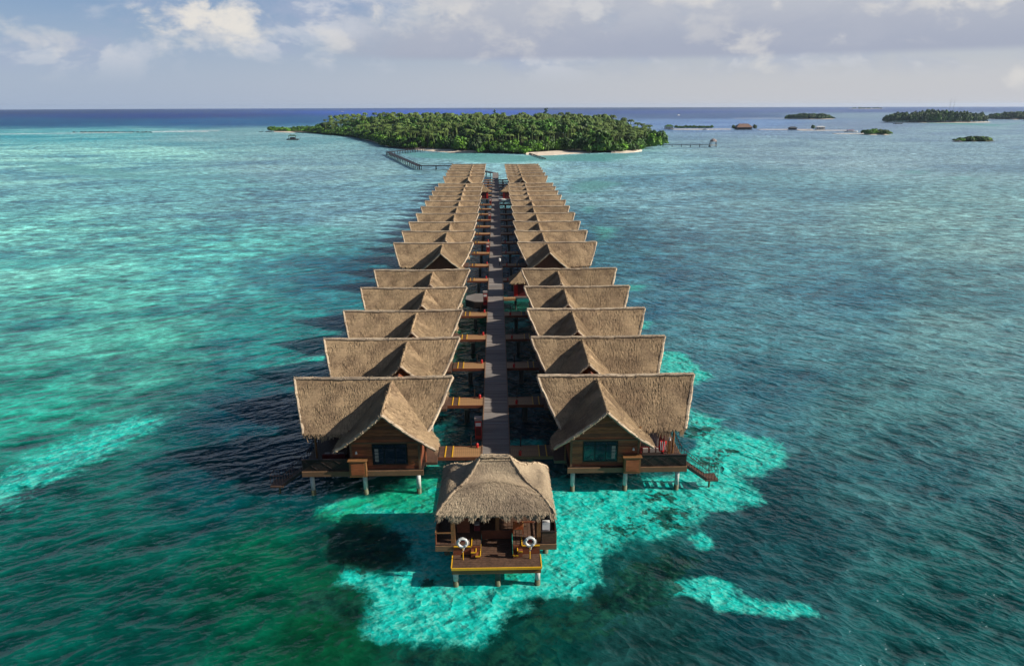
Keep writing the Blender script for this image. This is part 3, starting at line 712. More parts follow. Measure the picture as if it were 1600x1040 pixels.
        for k in range(4): q.box(X(9.62), X(9.92), fy-0.065, fy-0.052, 3.1+.31*k, 3.1+.31*k+.25)
        q.build('curtain', 'fabric', wn)
        # projecting cabinet with a small lamp over it
        q = MB(); q.box(X(10.6), X(11.98), fy-0.62, fy-0.13, 2.0, 3.42); q.box(X(10.5), X(12.08), fy-0.7, fy-0.1, 3.42, 3.5); nb = q.build('cabinet', 'box', root)
        q = MB(); q.box(X(10.75), X(11.83), fy-0.65, fy-0.621, 2.2, 3.25); q.build('cabinet_panel', 'board', nb)
        q = MB(); q.tube([(X(11.4), fy-0.05, 4.05), (X(11.4), fy-0.16, 4.05)], 0.035, 6); q.tube([(X(11.4), fy-0.2, 3.93), (X(11.4), fy-0.2, 4.12)], [0.1, 0.06], 8); q.build('wall_lamp', 'white', root)
        # vertical battens of the gable
        q = MB(); q.box(X(wl-0.01), X(wr+0.01), fy-0.12, fy-0.055, 4.78, 4.9); q.build('tie_beam', 'fascia', wall)
    # floor slab, fascia and joists
    b = MB(); b.box(X(6.0), X(15.9), -5.9, 4.0, 2.12, ZD-0.01); fl = b.build('floor', 'darkwood', root)
    b = MB(); b.box(X(5.95), X(15.95), -6.02, -5.9, 1.95, ZD); b.build('floor_beam', 'fascia', fl)
    b = MB(); b.box(X(15.9), X(15.99), -5.9, 4.0, 1.98, ZD); b.build('floor_beam', 'fascia', fl)
    if full:
        for k in range(19):
            q = MB(); q.box(X(12.0+k*0.205), X(12.0+k*0.205+0.19), -5.85, 0.35, ZD-0.008, ZD+0.02+0.006*(k % 2)); q.build('deck_board', 'deckwood', fl)
    # deck corner posts, panels, rails
    b = MB(); b.box(X(12.05), X(15.9), -5.86, -5.8, ZD+0.03, ZD+1.02); pn = b.build('railing_panel', 'darkwood', root)
    if full:
        for k in range(3):
            x0 = 12.05+k*1.28
            q = MB(); q.bar((X(x0+.05), -5.875, ZD+.1), (X(x0+1.2), -5.875, ZD+.95), 0.03, 0.05); q.bar((X(x0+.05), -5.90, ZD+.95), (X(x0+1.2), -5.90, ZD+.1), 0.02, 0.05); q.build('cross_brace', 'rail', pn)
        b = MB(); b.box(X(12.0), X(15.93), -5.9, -5.76, ZD+1.02, ZD+1.08); b.build('top_rail', 'rail', pn)
    b = MB()
    for k in range(14):
        y = -4.3+k*0.58; b.tube([(X(15.85), y, ZD), (X(15.85), y, ZD+1.0)], 0.022, 5)
    b.box(X(15.81), X(15.89), -4.35, 3.4, ZD+1.0, ZD+1.05)
    b.build('side_railing', 'rail', root)
    for (x, y) in ((15.3, -3.6), (15.3, 3.3), (12.3, -3.9)):
        b = MB(); b.tube([(X(x), y, ZD), (X(x), y, 5.1)], 0.09, 8); b.build('roof_post', 'box', root)
    # entrance porch on the walkway side
    b = MB(); b.box(X(4.95), X(6.19), -4.6, -1.2, 2.1, ZD-0.03); b.build('porch_floor', 'deckwood', root)
    for y in (-4.5, -1.3):
        b = MB(); b.tube([(X(5.9), y, ZD-0.03), (X(5.9), y, 5.0)], 0.08, 8); b.build('roof_post', 'wall', root)
    # piles
    pm = (6.45, 10.9, 15.3)
    for x in pm:
        for y in (-5.55, -1.0, 3.5):
            b = MB(); b.tube([(X(x), y, 0.5), (X(x), y, 1.98)], 0.19, 10); pl = b.build('pile', 'concrete', root, smooth=True)
            if full or y < -5:
                b = MB(); b.tube([(X(x), y, -2.5), (X(x), y, 0.5)], 0.21, 10); b.build('pile_foot', 'algae' , pl, smooth=True)
            else:
                pl.data = PILE_LONG(X(x), y)
    # stairs down to the lagoon
    st = MB(); y0, y1 = -5.75, -4.75
    for yy in (y0, y1): st.bar((X(15.95), yy, ZD-.1), (X(17.75), yy, 1.0), 0.07, 0.24)
    stair = st.build('stairs', 'rail', root)
    for k in range(6):
        b = MB(); q = (k+0.5)/6; xx = 15.95+1.75*q; b.box(X(xx-.14), X(xx+.14), y0+.04, y1-.04, ZD-0.05-1.35*q, ZD-1.35*q); b.build('step', 'deckwood', stair)
    b = MB(); b.box(X(17.65), X(18.75), y0-.1, y1+.1, 0.88, 1.0); b.build('landing', 'deckwood', stair)
    b = MB()
    for yy in (y0, y1):
        b.tube([(X(16.0), yy, ZD+.95), (X(17.7), yy, 1.95), (X(18.7), yy, 1.95)], 0.03, 6)
        for k in range(9):
            q = k/8; xx = 16.0+1.7*q; zz = ZD-.1-1.35*q; b.tube([(X(xx), yy, zz), (X(xx), yy, zz+1.05)], 0.018, 5)
        for k in range(1, 5): b.tube([(X(17.7+.25*k), yy, 1.0), (X(17.7+.25*k), yy, 1.95)], 0.018, 5)
    b.tube([(X(18.7), y0, 1.95), (X(18.7), y1, 1.95)], 0.03, 6)
    b.build('handrail', 'rail', stair)
    b = MB(); b.tube([(X(18.2), -5.25, -1.5), (X(18.2), -5.25, 0.9)], 0.09, 8); b.build('pile', 'algae', stair)
    return root
_pl = {}
def PILE_LONG(x, y):
    b = MB(); b.tube([(x, y, -2.5), (x, y, 1.98)], 0.19, 8)
    return b.mesh('pile', 'concrete')

RIDGES = [56.2, 66.9, 77.1, 87.4, 97.8, 118.5, 130.0, 141.3, 152.7, 163.7, 174.0, 184.2, 194.5, 204.5, 214.1, 237.0, 249.0, 259.5, 269.3, 278.5, 287.2]
NOTE = {(1, 0): 'thatched stilt villa at the front of the right row, stairs on its right', (-1, 0): 'thatched stilt villa at the front of the left row, stairs on its left',
        (1, 5): 'thatched villa sixth in the right row, brown gable bare behind the gap', (-1, 5): 'thatched villa sixth in the left row, brown gable bare behind the gap',
        (1, 15): 'thatched villa behind the far gap in the right row, dark gable showing', (-1, 15): 'thatched villa behind the far gap in the left row, dark gable showing',
        (1, 20): 'rearmost thatched villa of the right row, nearest the wooded island', (-1, 20): 'rearmost thatched villa of the left row, nearest the wooded island'}
for s in (1, -1):
    side = 'right' if s > 0 else 'left'
    X0 = XC+s*XR - (0.0 if s > 0 else 0.05)
    protoF = build_villa(s, (X0, RIDGES[0], 0), True, 1.0)
    protoM = None; protoL = None
    for k, dy in enumerate(RIDGES):
        if k == 0: o = protoF
        elif k < 5: o = copy_tree(protoF)
        elif k == 5:
            protoM = build_villa(s, (X0, dy, 0), False, 0.45); o = protoM
        elif k < 10: o = copy_tree(protoM)
        elif k == 10:
            protoL = build_villa(s, (X0, dy, 0), False, 0.2); o = protoL
        else: o = copy_tree(protoL)
        o.location = (X0+(random.uniform(-.12, .12) if k else 0), dy, random.uniform(-.04, .04) if k else 0)
        o.rotation_euler = (0, 0, rad(random.uniform(-.5, .5)) if k else 0)
        o['label'] = NOTE.get((s, k), 'thatched overwater villa, %s from the front in the %s row' % (ORD[k], side))
        o['category'] = 'villa'; o['group'] = 'thatched overwater villas along the walkway'

# terrace furniture of the two front villas
def cushion_box(b, x0, x1, y0, y1, z0, z1):
    b.box(x0, x1, y0, y1, z0, z1)
def sofa(x, y, label, rz):
    t = thing('deck_sofa', (x, y, ZD+.03), label, 'sofa', rz=rz)
    b = MB(); b.box(-.95, .95, -.4, .4, .12, .36); b.box(-.95, .95, .3, .42, .36, .85); b.box(-.99, -.9, -.4, .42, .1, .6); b.box(.9, .99, -.4, .42, .1, .6); b.build('frame', 'darkred', t)
    b = MB(); b.box(-.88, .88, -.38, .28, .37, .48); b.build('seat_cushion', 'darkwood', t)
    for k in (-.55, .05, .6):
        b = MB(); b.box(k-.22, k+.22, .02, .2, .5, .86); b.build('pillow', 'fabric', t)
    for sx in (-.85, .85):
        for sy in (-.33, .35): b = MB(); b.box(sx-.04, sx+.04, sy-.04, sy+.04, 0, .12); b.build('leg', 'darkwood', t)
sofa(XC+13.3, 51.75, 'low dark sofa with pale pillows on the front right villa deck', 0)
sofa(-XC-14.1, 51.9, 'low dark sofa with pale pillows on the front left villa deck', rad(180))
b = MB()
for k in range(9): b.box(XC+12.6+.17*k, XC+12.74+.17*k, 52.9, 52.94, ZD+.02, 4.7)
o = b.build('privacy_screen', 'curtain', None); o['label'] = 'pale slatted screen on the right front villa deck'; o['category'] = 'screen'
t = thing('deck_wardrobe', (XC+14.45, 53.2, ZD+.03), 'dark red outdoor shower wall at the deck corner of the right front villa', 'shower wall')
b = MB(); b.box(-.22, .22, -.12, .12, 0, 2.2); b.build('wall_panel', 'darkred', t)
b = MB(); b.tube([(0.1, -.14, 1.2), (0.1, -.14, 2.0)], 0.02, 6); b.build('pipe', 'grey', t)
t = thing('red_towel', (XC+14.0, 51.2, ZD+1.0), 'red and white towel hanging over the right villa railing', 'towel')
b = MB()
vs = []; fs = []
for j in range(7):
    for i in range(6):
        vs.append((-.3+.12*i+.05*math.sin(j*1.3), -.04-.05*math.sin(i*1.9+j*.6), .95-.17*j))
for j in range(6):
    for i in range(5): a = j*6+i; fs.append((a, a+1, a+7, a+6))
b.add(vs, fs); b.build('cloth', 'red', t)
b = MB()
for i in range(3):
    b.bar((-.2+.17*i, -.11, .9), (-.12+.17*i, -.11, 0.1), 0.045, 0.02)
b.build('stripe', 'white', t)
t = thing('standing_lamp', (XC+14.9, 52.3, ZD+.03), 'small deck lamp with orange post on the right front villa', 'lamp')
b = MB(); b.box(-.1, .1, -.1, .1, 0, 1.35); b.build('post', 'box', t)
b = MB(); b.tube([(0, 0, 1.36), (0, 0, 1.62)], [.1, .07], 8); b.build('globe', 'white', t)

# ------------------------------------------------------------------ main walkway
ZW = 2.3
def build_walkway():
    t = thing('plank_walkway', (XC, 45.0, 0), 'long grey plank walkway running between the two rows of villas', 'walkway')
    pw = 0.28; me = None; L0, L1 = 44.5, 316.0
    q = MB(); q.box(-1.2, 1.2, 0.008, pw-0.012, ZW-0.07, ZW); pm = [q.mesh('plank', 'plank')]
    for e in (0.03, -0.03):
        q = MB(); q.box(-1.2+e, 1.2+e, 0.008, pw-0.012, ZW-0.07, ZW+abs(e)*.3); pm.append(q.mesh('plank', 'plank'))
    n = int((L1-L0)/pw)
    for k in range(min(n, 290)):
        link('plank', pm[random.choice((0, 0, 0, 1, 2))], t, (0, L0-45+k*pw, random.uniform(-.006, .006)))
    b = MB()
    for k in range(290, n):
        y = L0-45+k*pw; b.box(-1.2, 1.2, y+.01, y+pw-.015, ZW-.07, ZW+random.uniform(0, .015))
    b.build('distant_planks', 'plank', t, kind='stuff')
    for sx in (-1.22, 1.22):
        b = MB(); b.box(sx-.05, sx+.05, -0.5, L1-45, ZW-.3, ZW+.045); b.build('edge_beam', 'fascia', t)
    b = MB(); b.box(-.7, .7, -.5, L1-45, ZW-.25, ZW-.08); b.build('stringer', 'darkwood', t)
    for k in range(26):
        y = 1.5+k*10.45
        b = MB(); b.box(-1.25, 1.25, y-.15, y+.15, ZW-.5, ZW-.26)
        for sx in (-.9, .9): b.tube([(sx, y, -2.5), (sx, y, ZW-.5)], .17, 8)
        b.build('pile_bent', 'darkconcrete', t)
    for k in range(0, 25):   # slightly raised joint boards across the deck
        y = 3.6+k*10.45
        b = MB(); b.box(-1.19, 1.19, y, y+.12, ZW+.02, ZW+.035); b.build('joint_strip', 'grey', t)
build_walkway()

# short footbridges from the walkway to each villa
def build_bridge(s, loc, full):
    t = thing('footbridge', loc, '', 'footbridge', 'short footbridges to the villas')
    mat = 'bridgewood'
    x0, x1 = 1.28, 3.72
    nb = 14 if full else 0
    if full:
        q = MB(); q.box(0.005, 0.165, -.95, .95, ZW-.06, ZW); me = q.mesh('board', mat)
        for k in range(nb):
            xx = x0+k*(x1-x0)/nb; link('board', me, t, ((s*xx if s > 0 else -xx-.17), 0, random.uniform(-.004, .006)))
    else:
        b = MB(); b.box(s*x0, s*x1, -.95, .95, ZW-.06, ZW); b.build('deck', mat, t)
    b = MB(); b.box(s*x0, s*5.0, -1.02, -.96, ZW-.28, ZW+.02); b.build('side_beam', 'wall', t)
    b = MB(); b.box(s*x0, s*5.0, .96, 1.02, ZW-.28, ZW+.02); b.build('side_beam', 'wall', t)
    b = MB(); b.box(s*3.76, s*4.94, -.95, .95, ZW-.06, ZW+.02); b.build('landing', 'deckwood', t)
    for xx in (3.72, 4.35):
        b = MB(); b.box(s*xx, s*(xx+.09), -1.0, 1.0, ZW+.022, ZW+.07); b.build('yellow_edge', 'yellow', t)
    b = MB(); b.box(s*2.75, s*3.2, -1.0, 1.0, ZW-.5, ZW-.28); b.tube([(s*2.98, 0, -2.5), (s*2.98, 0, ZW-.5)], .26, 10); b.build('pier', 'darkconcrete', t)
    b = MB(); b.tube([(s*2.2, .9, ZW), (s*2.2, .9, ZW+1.0)], .05, 6); b.build('lamp_post', 'darkwood', t)
    return t
for s in (1, -1):
    side = 'right' if s > 0 else 'left'; pf = pn = None
    for k, dy in enumerate(RIDGES):
        y = dy-2.7
        if k == 0: o = pf = build_bridge(s, (XC, y, 0), True)
        elif k < 5: o = copy_tree(pf)
        elif k == 5: o = pn = build_bridge(s, (XC, y, 0), False)
        else: o = copy_tree(pn)
        o.location = (XC, y, 0)
        lk = {0: 'footbridge from the walkway to the front villa of the %s row' % side, 20: 'footbridge to the rearmost villa of the %s row' % side}
        o['label'] = lk.get(k, 'footbridge from the walkway to the %s villa of the %s row' % (ORD[k], side))

# fire equipment
def extinguisher(x, y, label):
    t = thing('fire_extinguisher', (x, y, ZW), label, 'fire extinguisher', 'red fire extinguishers on the footbridges')
    b = MB(); b.tube([(0, 0, .02), (0, 0, .38), (0, 0, .45)], [.12, .12, .05], 10); b.build('cylinder', 'red', t)
    b = MB(); b.tube([(0, 0, .45), (0, 0, .54)], .035, 6); b.tube([(0, 0, .5), (.12, 0, .45), (.15, 0, .2)], .018, 5); b.build('hose', 'black', t)
for k in range(9):
    for s in (1, -1):
        extinguisher(XC+s*(2.1 if s > 0 else 1.65), RIDGES[k]-2.7-.75*(1 if s > 0 else -1), 'small red fire extinguisher on the footbridge to the %s %s villa' % (ORD[k], 'right' if s > 0 else 'left'))
def hydrant(x, y, label):
    t = thing('fire_hose_cabinet', (x, y, 0), label, 'fire cabinet', 'tall red fire hose cabinets beside the walkway')
    b = MB(); b.box(-.3, .3, -.22, .22, ZW-.25, ZW+1.55); b.build('body', 'red', t)
    b = MB(); b.box(-.33, .33, -.25, .25, ZW+1.552, ZW+1.85); b.build('top_cap', 'curtain', t)
    b = MB(); b.box(-.24, .24, -.245, -.222, ZW+1.05, ZW+1.38); b.build('notice', 'white', t)
    b = MB(); b.box(-.24, .24, -.24, -.222, ZW+.1, ZW+.95); b.build('door', 'darkred', t)
    b = MB(); b.box(-.25, .55, -.25, .25, ZW-.45, ZW-.255); b.build('bracket', 'darkred', t)
for (yy, lb) in ((56.6, 'tall red fire cabinet with white cap beside the walkway, nearest the front'), (101.0, 'tall red fire cabinet on the walkway just before the round platform'),
                 (139.5, 'tall red fire cabinet on the left walkway edge past the first gap'), (182.0, 'distant red fire cabinet on the left walkway edge, before the far huts'), (212.0, 'far red fire cabinet next to the far pair of red huts')):
    hydrant(XC-1.6, yy, lb)
t = thing('walkway_lamp', (XC+.75, 126.5, ZW), 'white lantern on a dark post standing on the walkway', 'lamp')
b = MB(); b.tube([(0, 0, 0), (0, 0, .9)], .06, 6); b.build('post', 'darkwood', t)
b = MB(); b.tube([(0, 0, .9), (0, 0, 1.35), (0, 0, 1.45)], [.2, .22, .05], 8); b.build('lantern', 'white', t)

# ------------------------------------------------------------------ platforms and service huts in the gaps
def round_platform(x, y, label):
    t = thing('round_platform', (x, y, 0), label, 'platform')
    b = MB(); n = 8
    ring = [(2.6*math.cos(2*math.pi*(k+.5)/n), 2.6*math.sin(2*math.pi*(k+.5)/n)) for k in range(n)]
    b.add([(p[0], p[1], ZW-.02) for p in ring]+[(p[0], p[1], ZW-.12) for p in ring], [tuple(range(n)), tuple(range(2*n-1, n-1, -1))]+[(k, n+k, n+(k+1) % n, (k+1) % n) for k in range(n)])
    b.build('deck', 'plank', t)
    b = MB(); r2 = [(p[0]*1.02, p[1]*1.02) for p in ring]
    b.add([(p[0], p[1], ZW-.13) for p in r2]+[(p[0], p[1], ZW-1.1) for p in r2], [tuple(range(n)), tuple(range(2*n-1, n-1, -1))]+[(k, n+k, n+(k+1) % n, (k+1) % n) for k in range(n)])
    b.build('skirt', 'darkwood', t)
    b = MB(); b.tube([(0, 0, -2.5), (0, 0, ZW-1.1)], .5, 10); b.build('pier', 'darkconcrete', t)
round_platform(XC-2.3, 104.2, 'eight-sided grey platform on the left of the walkway in the first gap')
def hip_roof(b, hx, hy, z0, z1, rl, dens, fr, sag=0.25, fl=0.3, width=.08):
    """hipped thatch: half sizes hx, hy; ridge half length rl along x"""
    def side(a0, a1, c0, c1):
        def fn(u, v):
            p = Vector(a0).lerp(Vector(a1), u).lerp(Vector(c0).lerp(Vector(c1), u), v)
            p.z += -sag*math.sin(math.pi*v); return p
        return fn
    A, B = (-rl, 0, z1), (rl, 0, z1)
    c = [(-hx, -hy, z0), (hx, -hy, z0), (hx, hy, z0), (-hx, hy, z0)]
    for (a0, a1, c0, c1, m) in ((A, B, c[0], c[1], 1), (B, B, c[1], c[2], .8), (B, A, c[2], c[3], 1), (A, A, c[3], c[0], .8)):
        thatch(b, side(a0, a1, c0, c1), int(dens*m), fringe=int(fr*m), fringe_len=fl, thick=.18, nu=8, nv=6, width=width)
def service_hut(x, y, label, s):
    t = thing('service_hut', (x, y, 0), label, 'hut')
    b = MB(); hip_roof(b, 2.0, 1.9, 4.7, 6.4, .1, 500, 120, .1); b.build('thatch_roof', 'thatch', t)
    b = MB(); b.box(-1.5, 1.5, -1.4, 1.4, 1.9, 4.85); b.build('wall', 'darkred', t)
    b = MB(); b.box(-1.2*s-.3, -1.2*s+.3, -1.47, -1.405, ZW, ZW+1.9); b.build('door', 'red', t)
    b = MB(); b.box(-2.4*s, 1.7*s, -1.7, 1.7, ZW-.3, ZW-.05); b.build('floor', 'plank', t)
    for sx in (-1.2, 1.2):
        for sy in (-1.2, 1.2):
            b = MB(); b.tube([(sx, sy, -2.5), (sx, sy, ZW-.3)], .16, 8); b.build('pile', 'darkconcrete', t)
service_hut(XC+4.4, 106.2, 'dark red service hut with small pyramid thatch right of the walkway, first gap', 1)
service_hut(XC+3.9, 226.5, 'far red service hut with thatch right of the walkway', 1)
service_hut(XC-3.9, 226.5, 'far red service hut with thatch left of the walkway', -1)
t = thing('crate_stack', (XC+2.2, 103.6, ZW-.1), 'orange timber step box beside the first service hut', 'step box')
b = MB(); b.box(-.9, .9, -.5, .5, -.2, .12); b.build('box', 'bridgewood', t)
b = MB()
for k in range(6): b.box(-.9+.3*k, -.9+.3*k+.28, -.5, .5, .125, .145)
b.build('slats', 'bridgewood', t)
t = thing('white_boat', (XC+1.9, 222.0, ZW-.2), 'small white canoe laid beside the far huts', 'boat')
b = MB(); b.tube([(-1.6, 1.2, .15), (-.8, .9, .1), (0, .6, .1), (.9, .3, .1), (1.6, 0, .2)], [.08, .4, .5, .4, .06], 8); b.build('hull', 'white', t)
t = thing('service_cart', (XC+1.4, 216.5, ZW), 'white service cart parked on the walkway near the far huts', 'cart')
b = MB(); b.box(-.45, .45, -.7, .7, .3, .9); b.build('body', 'white', t)
b = MB(); b.box(-.5, .5, -.7, .7, 1.6, 1.68); [b.tube([(sx, sy, .9), (sx, sy, 1.6)], .03, 5) for sx in (-.4, .4) for sy in (-.6, .6)]; b.build('canopy', 'white', t)
for sx in (-.4, .4):
    for sy in (-.5, .5):
        b = MB(); b.tube([(sx-.06, sy, .2), (sx+.06, sy, .2)], .2, 10); b.build('wheel', 'black', t)

# ------------------------------------------------------------------ pavilion at the near end of the walkway
def build_pavilion():
    cx, y0 = XC, 43.3      # centre
    t = thing('end_pavilion', (cx, y0, 0), 'square thatched pavilion at the near end of the walkway, yellow-edged platform in front', 'pavilion')
    ZP = 2.35
    # roof: steep top, bulging skirt; hipped
    hx, hy, rl = 4.02, 3.1, 1.05
    def side(a0, a1, c0, c1, front):
        a0, a1, c0, c1 = map(Vector, (a0, a1, c0, c1))
        def fn(u, v):
            p = a0.lerp(a1, u).lerp(c0.lerp(c1, u), v)
            arch = 4*u*(1-u)
            crease = 0.62-0.20*arch if front else 0.6
            if v < crease: dz = -0.34*math.sin(math.pi*v/crease)
            else: dz = 0.30*math.sin(math.pi*(v-crease)/(1-crease))*(0.4+0.6*arch)
            p.z += dz
            return p
        return fn
    A, B = (-rl, 0.1, 7.25), (rl, 0.1, 7.25)
    c = [(-hx, -hy, 4.68), (hx, -hy, 4.68), (hx-.1, hy, 4.7), (-hx+.1, hy, 4.7)]
    b = MB()
    for (a0, a1, c0, c1, m, fr) in ((A, B, c[0], c[1], 1, 1), (B, B, c[1], c[2], .8, 0), (B, A, c[2], c[3], .7, 0), (A, A, c[3], c[0], .7, 0)):
        thatch(b, side(a0, a1, c0, c1, fr), int(9000*m), fringe=int(1500*m) if fr else 500, fringe_len=.42 if fr else .2, thick=.28, nu=16, nv=12, width=.05, lift=.035, length=(.2, .38), wob=.015)
    rf = b.build('thatch_roof', 'thatch_kiosk', t)
    for q, (p, e) in enumerate(((A, c[0]), (B, c[1]), (B, c[2]), (A, c[3]))):
        b = MB(); fn = side(A if q in (0, 3) else B, A if q in (0, 3) else B, e, e, 0)
        for i in range(7): roll(b, fn(0, i/7)+Vector((0, 0, .03)), fn(0, (i+1)/7)+Vector((0, 0, .0)), .1, 3, 22, .12)
        b.build('hip_roll', 'thatch_kiosk', rf)
    b = MB(); roll(b, Vector(A)+Vector((0, 0, .06)), Vector(B)+Vector((0, 0, .06)), .16, 5, 70, .25); b.build('ridge_cap', 'thatch_kiosk', rf)
    # upper floor (with a central bay stepping down to the landing)
    b = MB(); b.box(-4.15, 4.15, -1.6, 3.1, ZP-.28, ZP); b.box(-4.15, -1.05, -3.3, -1.602, ZP-.28, ZP); b.box(1.15, 4.15, -3.3, -1.602, ZP-.28, ZP)
    fl = b.build('upper_floor', 'deckwood', t)
    for k in range(30):
        xx = -4.1+k*.275
        ya = -3.28 if (xx+.26 < -1.06 or xx > 1.14) else -1.58
        q = MB(); q.box(xx, xx+.255, ya, 3.05, ZP+.002, ZP+.03); q.build('floor_board', 'deckwood', fl)
    for (xa, xb) in ((-4.17, -3.0), (2.98, 4.17)):
        q = MB(); q.box(xa, xb, -3.4, -3.302, ZP-.38, ZP+.03); q.build('edge_beam', 'fascia', fl)
    ZL = 1.68
    q = MB(); q.box(-1.04, 1.14, -1.615, -1.602, 1.4, ZP); q.build('riser_board', 'wall', fl)
    b = MB(); b.box(-2.95, 3.0, -4.85, -3.42, ZL-.2, ZL-.03); b.box(-1.04, 1.14, -3.42, -1.62, ZL-.2, ZL-.03); ld = b.build('landing', 'wall', t)
    for k in range(7):
        q = MB(); q.box(-2.93, 2.98, -4.83+k*.2, -4.83+k*.2+.185, ZL-.025, ZL); q.build('deck_board', 'deckwood', ld)
    for k in range(8):
        q = MB(); q.box(-1.03, 1.13, -3.40+k*.22, -3.40+k*.22+.2, ZL-.025, ZL+.004); q.build('deck_board', 'deckwood', ld)
    def yl(x0_, x1_, ya, yb, za, zb): q = MB(); q.box(x0_, x1_, ya, yb, za, zb); q.build('yellow_edge', 'yellow', ld)
    yl(-2.99, 3.04, -4.93, -4.86, ZL-.14, ZL+.03); yl(-3.03, -2.96, -4.855, -3.5, ZL-.14, ZL+.03); yl(3.01, 3.08, -4.855, -3.5, ZL-.14, ZL+.03)
    q = MB(); q.box(-2.97, 3.02, -4.84, -4.7, ZL-.5, ZL-.21); q.build('landing_beam', 'box', ld)
    for (xa, xb) in ((-2.96, -1.07), (1.17, 3.01)):
        q = MB(); q.box(xa, xb, -3.395, -3.345, ZL-.2, ZP-.01); q.build('riser_board', 'wall', fl)
        q = MB(); q.box(xa if xa > 0 else xb-.04, xa+.04 if xa > 0 else xb, -3.34, -1.62, ZL-.2, ZP-.285); q.build('riser_board', 'wall', fl)
    # side flights: three steps each side down to the bay
    for s in (-1, 1):
        off = 0.05
        q = MB(); q.box(s*1.75+off, s*2.95+off, -3.47, -3.405, ZP-.04, ZP+.05); q.build('yellow_edge', 'yellow', fl)
        q = MB(); q.box(s*1.70+off, s*1.76+off, -3.47, -2.5, ZP+.031, ZP+.09); q.build('yellow_edge', 'yellow', fl)
        for k in range(2):
            xx = 1.12-.0 + (1-k)*.30; zt = ZP-.21*(k+1)-.02
            st = MB(); st.box(s*xx+off, s*(xx+.34)+off, -3.78-.14*k, -2.3, ZL+.006, zt); so_ = st.build('step', 'wall', t)
            q = MB(); q.box(s*xx+off-.03, s*xx+off+.03, -3.80-.14*k, -2.6, zt+.002, zt+.06); q.box(s*xx+off+s*.032, s*(xx+.34)+off, -3.83-.14*k, -3.785-.14*k, zt-.05, zt+.05); q.build('yellow_edge', 'yellow', so_)
    # columns
    for (x, y) in ((-2.95, -2.95), (0.1, -1.5), (2.95, -2.95), (-2.95, 2.6), (2.95, 2.6), (1.75, 1.2), (-1.6, 1.2)):
        b = MB(); b.box(x-.14, x+.14, y-.14, y+.14, ZP+.03, 4.72 if y < -2 else 5.0); b.build('column', 'box', t)
    # side balconies: timber panel and rail
    for s in (-1, 1):
        b = MB(); b.box(s*4.1, s*4.17, -3.25, 3.0, ZP+.03, ZP+.85); sp = b.build('side_panel', 'wall', t)
        for k in range(9):
            q = MB(); q.box(s*3.05, s*4.08, -3.32+k*.0, -3.28, ZP+.06+k*.0, ZP+.1) if k == 0 else q.bar((s*4.09, -3.2+k*.68, ZP+.05), (s*4.09, -3.2+k*.68, ZP+1.0), .05, .05)
            q.build('baluster', 'rail', sp)
        q = MB(); q.bar((s*3.05, -3.28, ZP+1.0), (s*4.1, -3.28, ZP+1.0), .07, .07); q.bar((s*4.13, -3.28, ZP+1.0), (s*4.13, 3.0, ZP+1.0), .07, .07); q.build('top_rail', 'box' if s < 0 else 'rail', sp)
        for k in range(7 if s > 0 else 0):
            q = MB(); q.box(3.15, 4.09, -3.27, -3.24, ZP+.1+k*.125, ZP+.1+k*.125+.11); q.build('slat', 'deckwood', sp)
    # back wall, half-height counter
    b = MB(); b.box(-3.0, 3.0, 2.75, 2.85, ZP+.03, 4.9); b.box(-3.0, -2.9, -.5, 2.74, ZP+.03, 4.7); b.build('back_wall', 'darkwood', t)
    b = MB(); b.box(1.2, 2.8, -1.35, -1.28, ZP+.4, ZP+.5); b.box(-2.2, -.8, -1.05, -.98, ZP+.45, ZP+.5); b.build('cross_rail', 'wall', t)
    b = MB(); b.box(-2.75, -1.85, -1.9, -1.84, ZP+.05, ZP+1.25); b.build('slatted_screen', 'wall', t)
    # piles
    for (x, y) in ((-2.75, -4.5), (0.1, -4.5), (2.8, -4.5), (-3.6, -1), (3.6, -1), (-3.6, 2.6), (3.6, 2.6), (0, 2.6)):
        b = MB(); b.tube([(x, y, .45), (x, y, ZL-.35)], .18, 10); pl = b.build('pile', 'concrete' if x > 1 or x < -1 else 'darkconcrete', t, smooth=True)
        b = MB(); b.tube([(x, y, -2.5), (x, y, .45)], .2, 10); b.build('pile_foot', 'algae', pl, smooth=True)
    return cx, y0, ZP, ZL
PX, PY, ZP, ZL = build_pavilion()
def armchair(x, y, z, rz, label):
    t = thing('armchair', (x, y, z), label, 'armchair', rz=rz)
    b = MB(); b.box(-.32, .32, -.3, .3, .36, .44); b.build('seat', 'chaircane', t)
    b = MB(); b.box(-.34, .34, .27, .33, .44, 1.0); b.box(-.34, .34, .262, .268, .62, .7); b.build('backrest', 'chairwood', t)
    for sx in (-.34, .34):
        b = MB(); b.bar((sx, -.3, .64), (sx, .3, .66), .06, .04); b.build('armrest', 'chaircane', t)
        for sy in (-.28, .28): b = MB(); b.bar((sx, sy, 0), (sx, sy, .64), .05, .05); b.build('leg', 'chairwood', t)
armchair(PX+1.55, PY-1.9, ZP+.03, rad(180), 'red-brown wooden armchair on the pavilion floor behind the right lifebuoy')
armchair(PX+2.3, PY+.6, ZP+.03, rad(90), 'dark wooden armchair at the back right of the pavilion')
t = thing('stool', (PX-1.35, PY-1.5, ZP+.03), 'small red stool with a folded white towel in the pavilion', 'stool')
b = MB(); b.box(-.22, .22, -.22, .22, .02, .42); b.build('base', 'darkred', t)
b = MB(); b.box(-.18, .18, -.16, .16, .43, .56); b.build('towel', 'fabric', t)
t = thing('air_conditioner', (PX+3.45, PY-2.9, ZP-.05), 'white louvred air-conditioning unit on the right side of the pavilion', 'air conditioner')
b = MB(); b.box(-.26, .26, -.16, .16, .35, 1.6); b.build('casing', 'white', t)
b = MB()
for k in range(8): b.box(-.2, .2, -.185, -.162, .42+k*.085, .42+k*.085+.045)
b.build('louvre', 'grey', t)
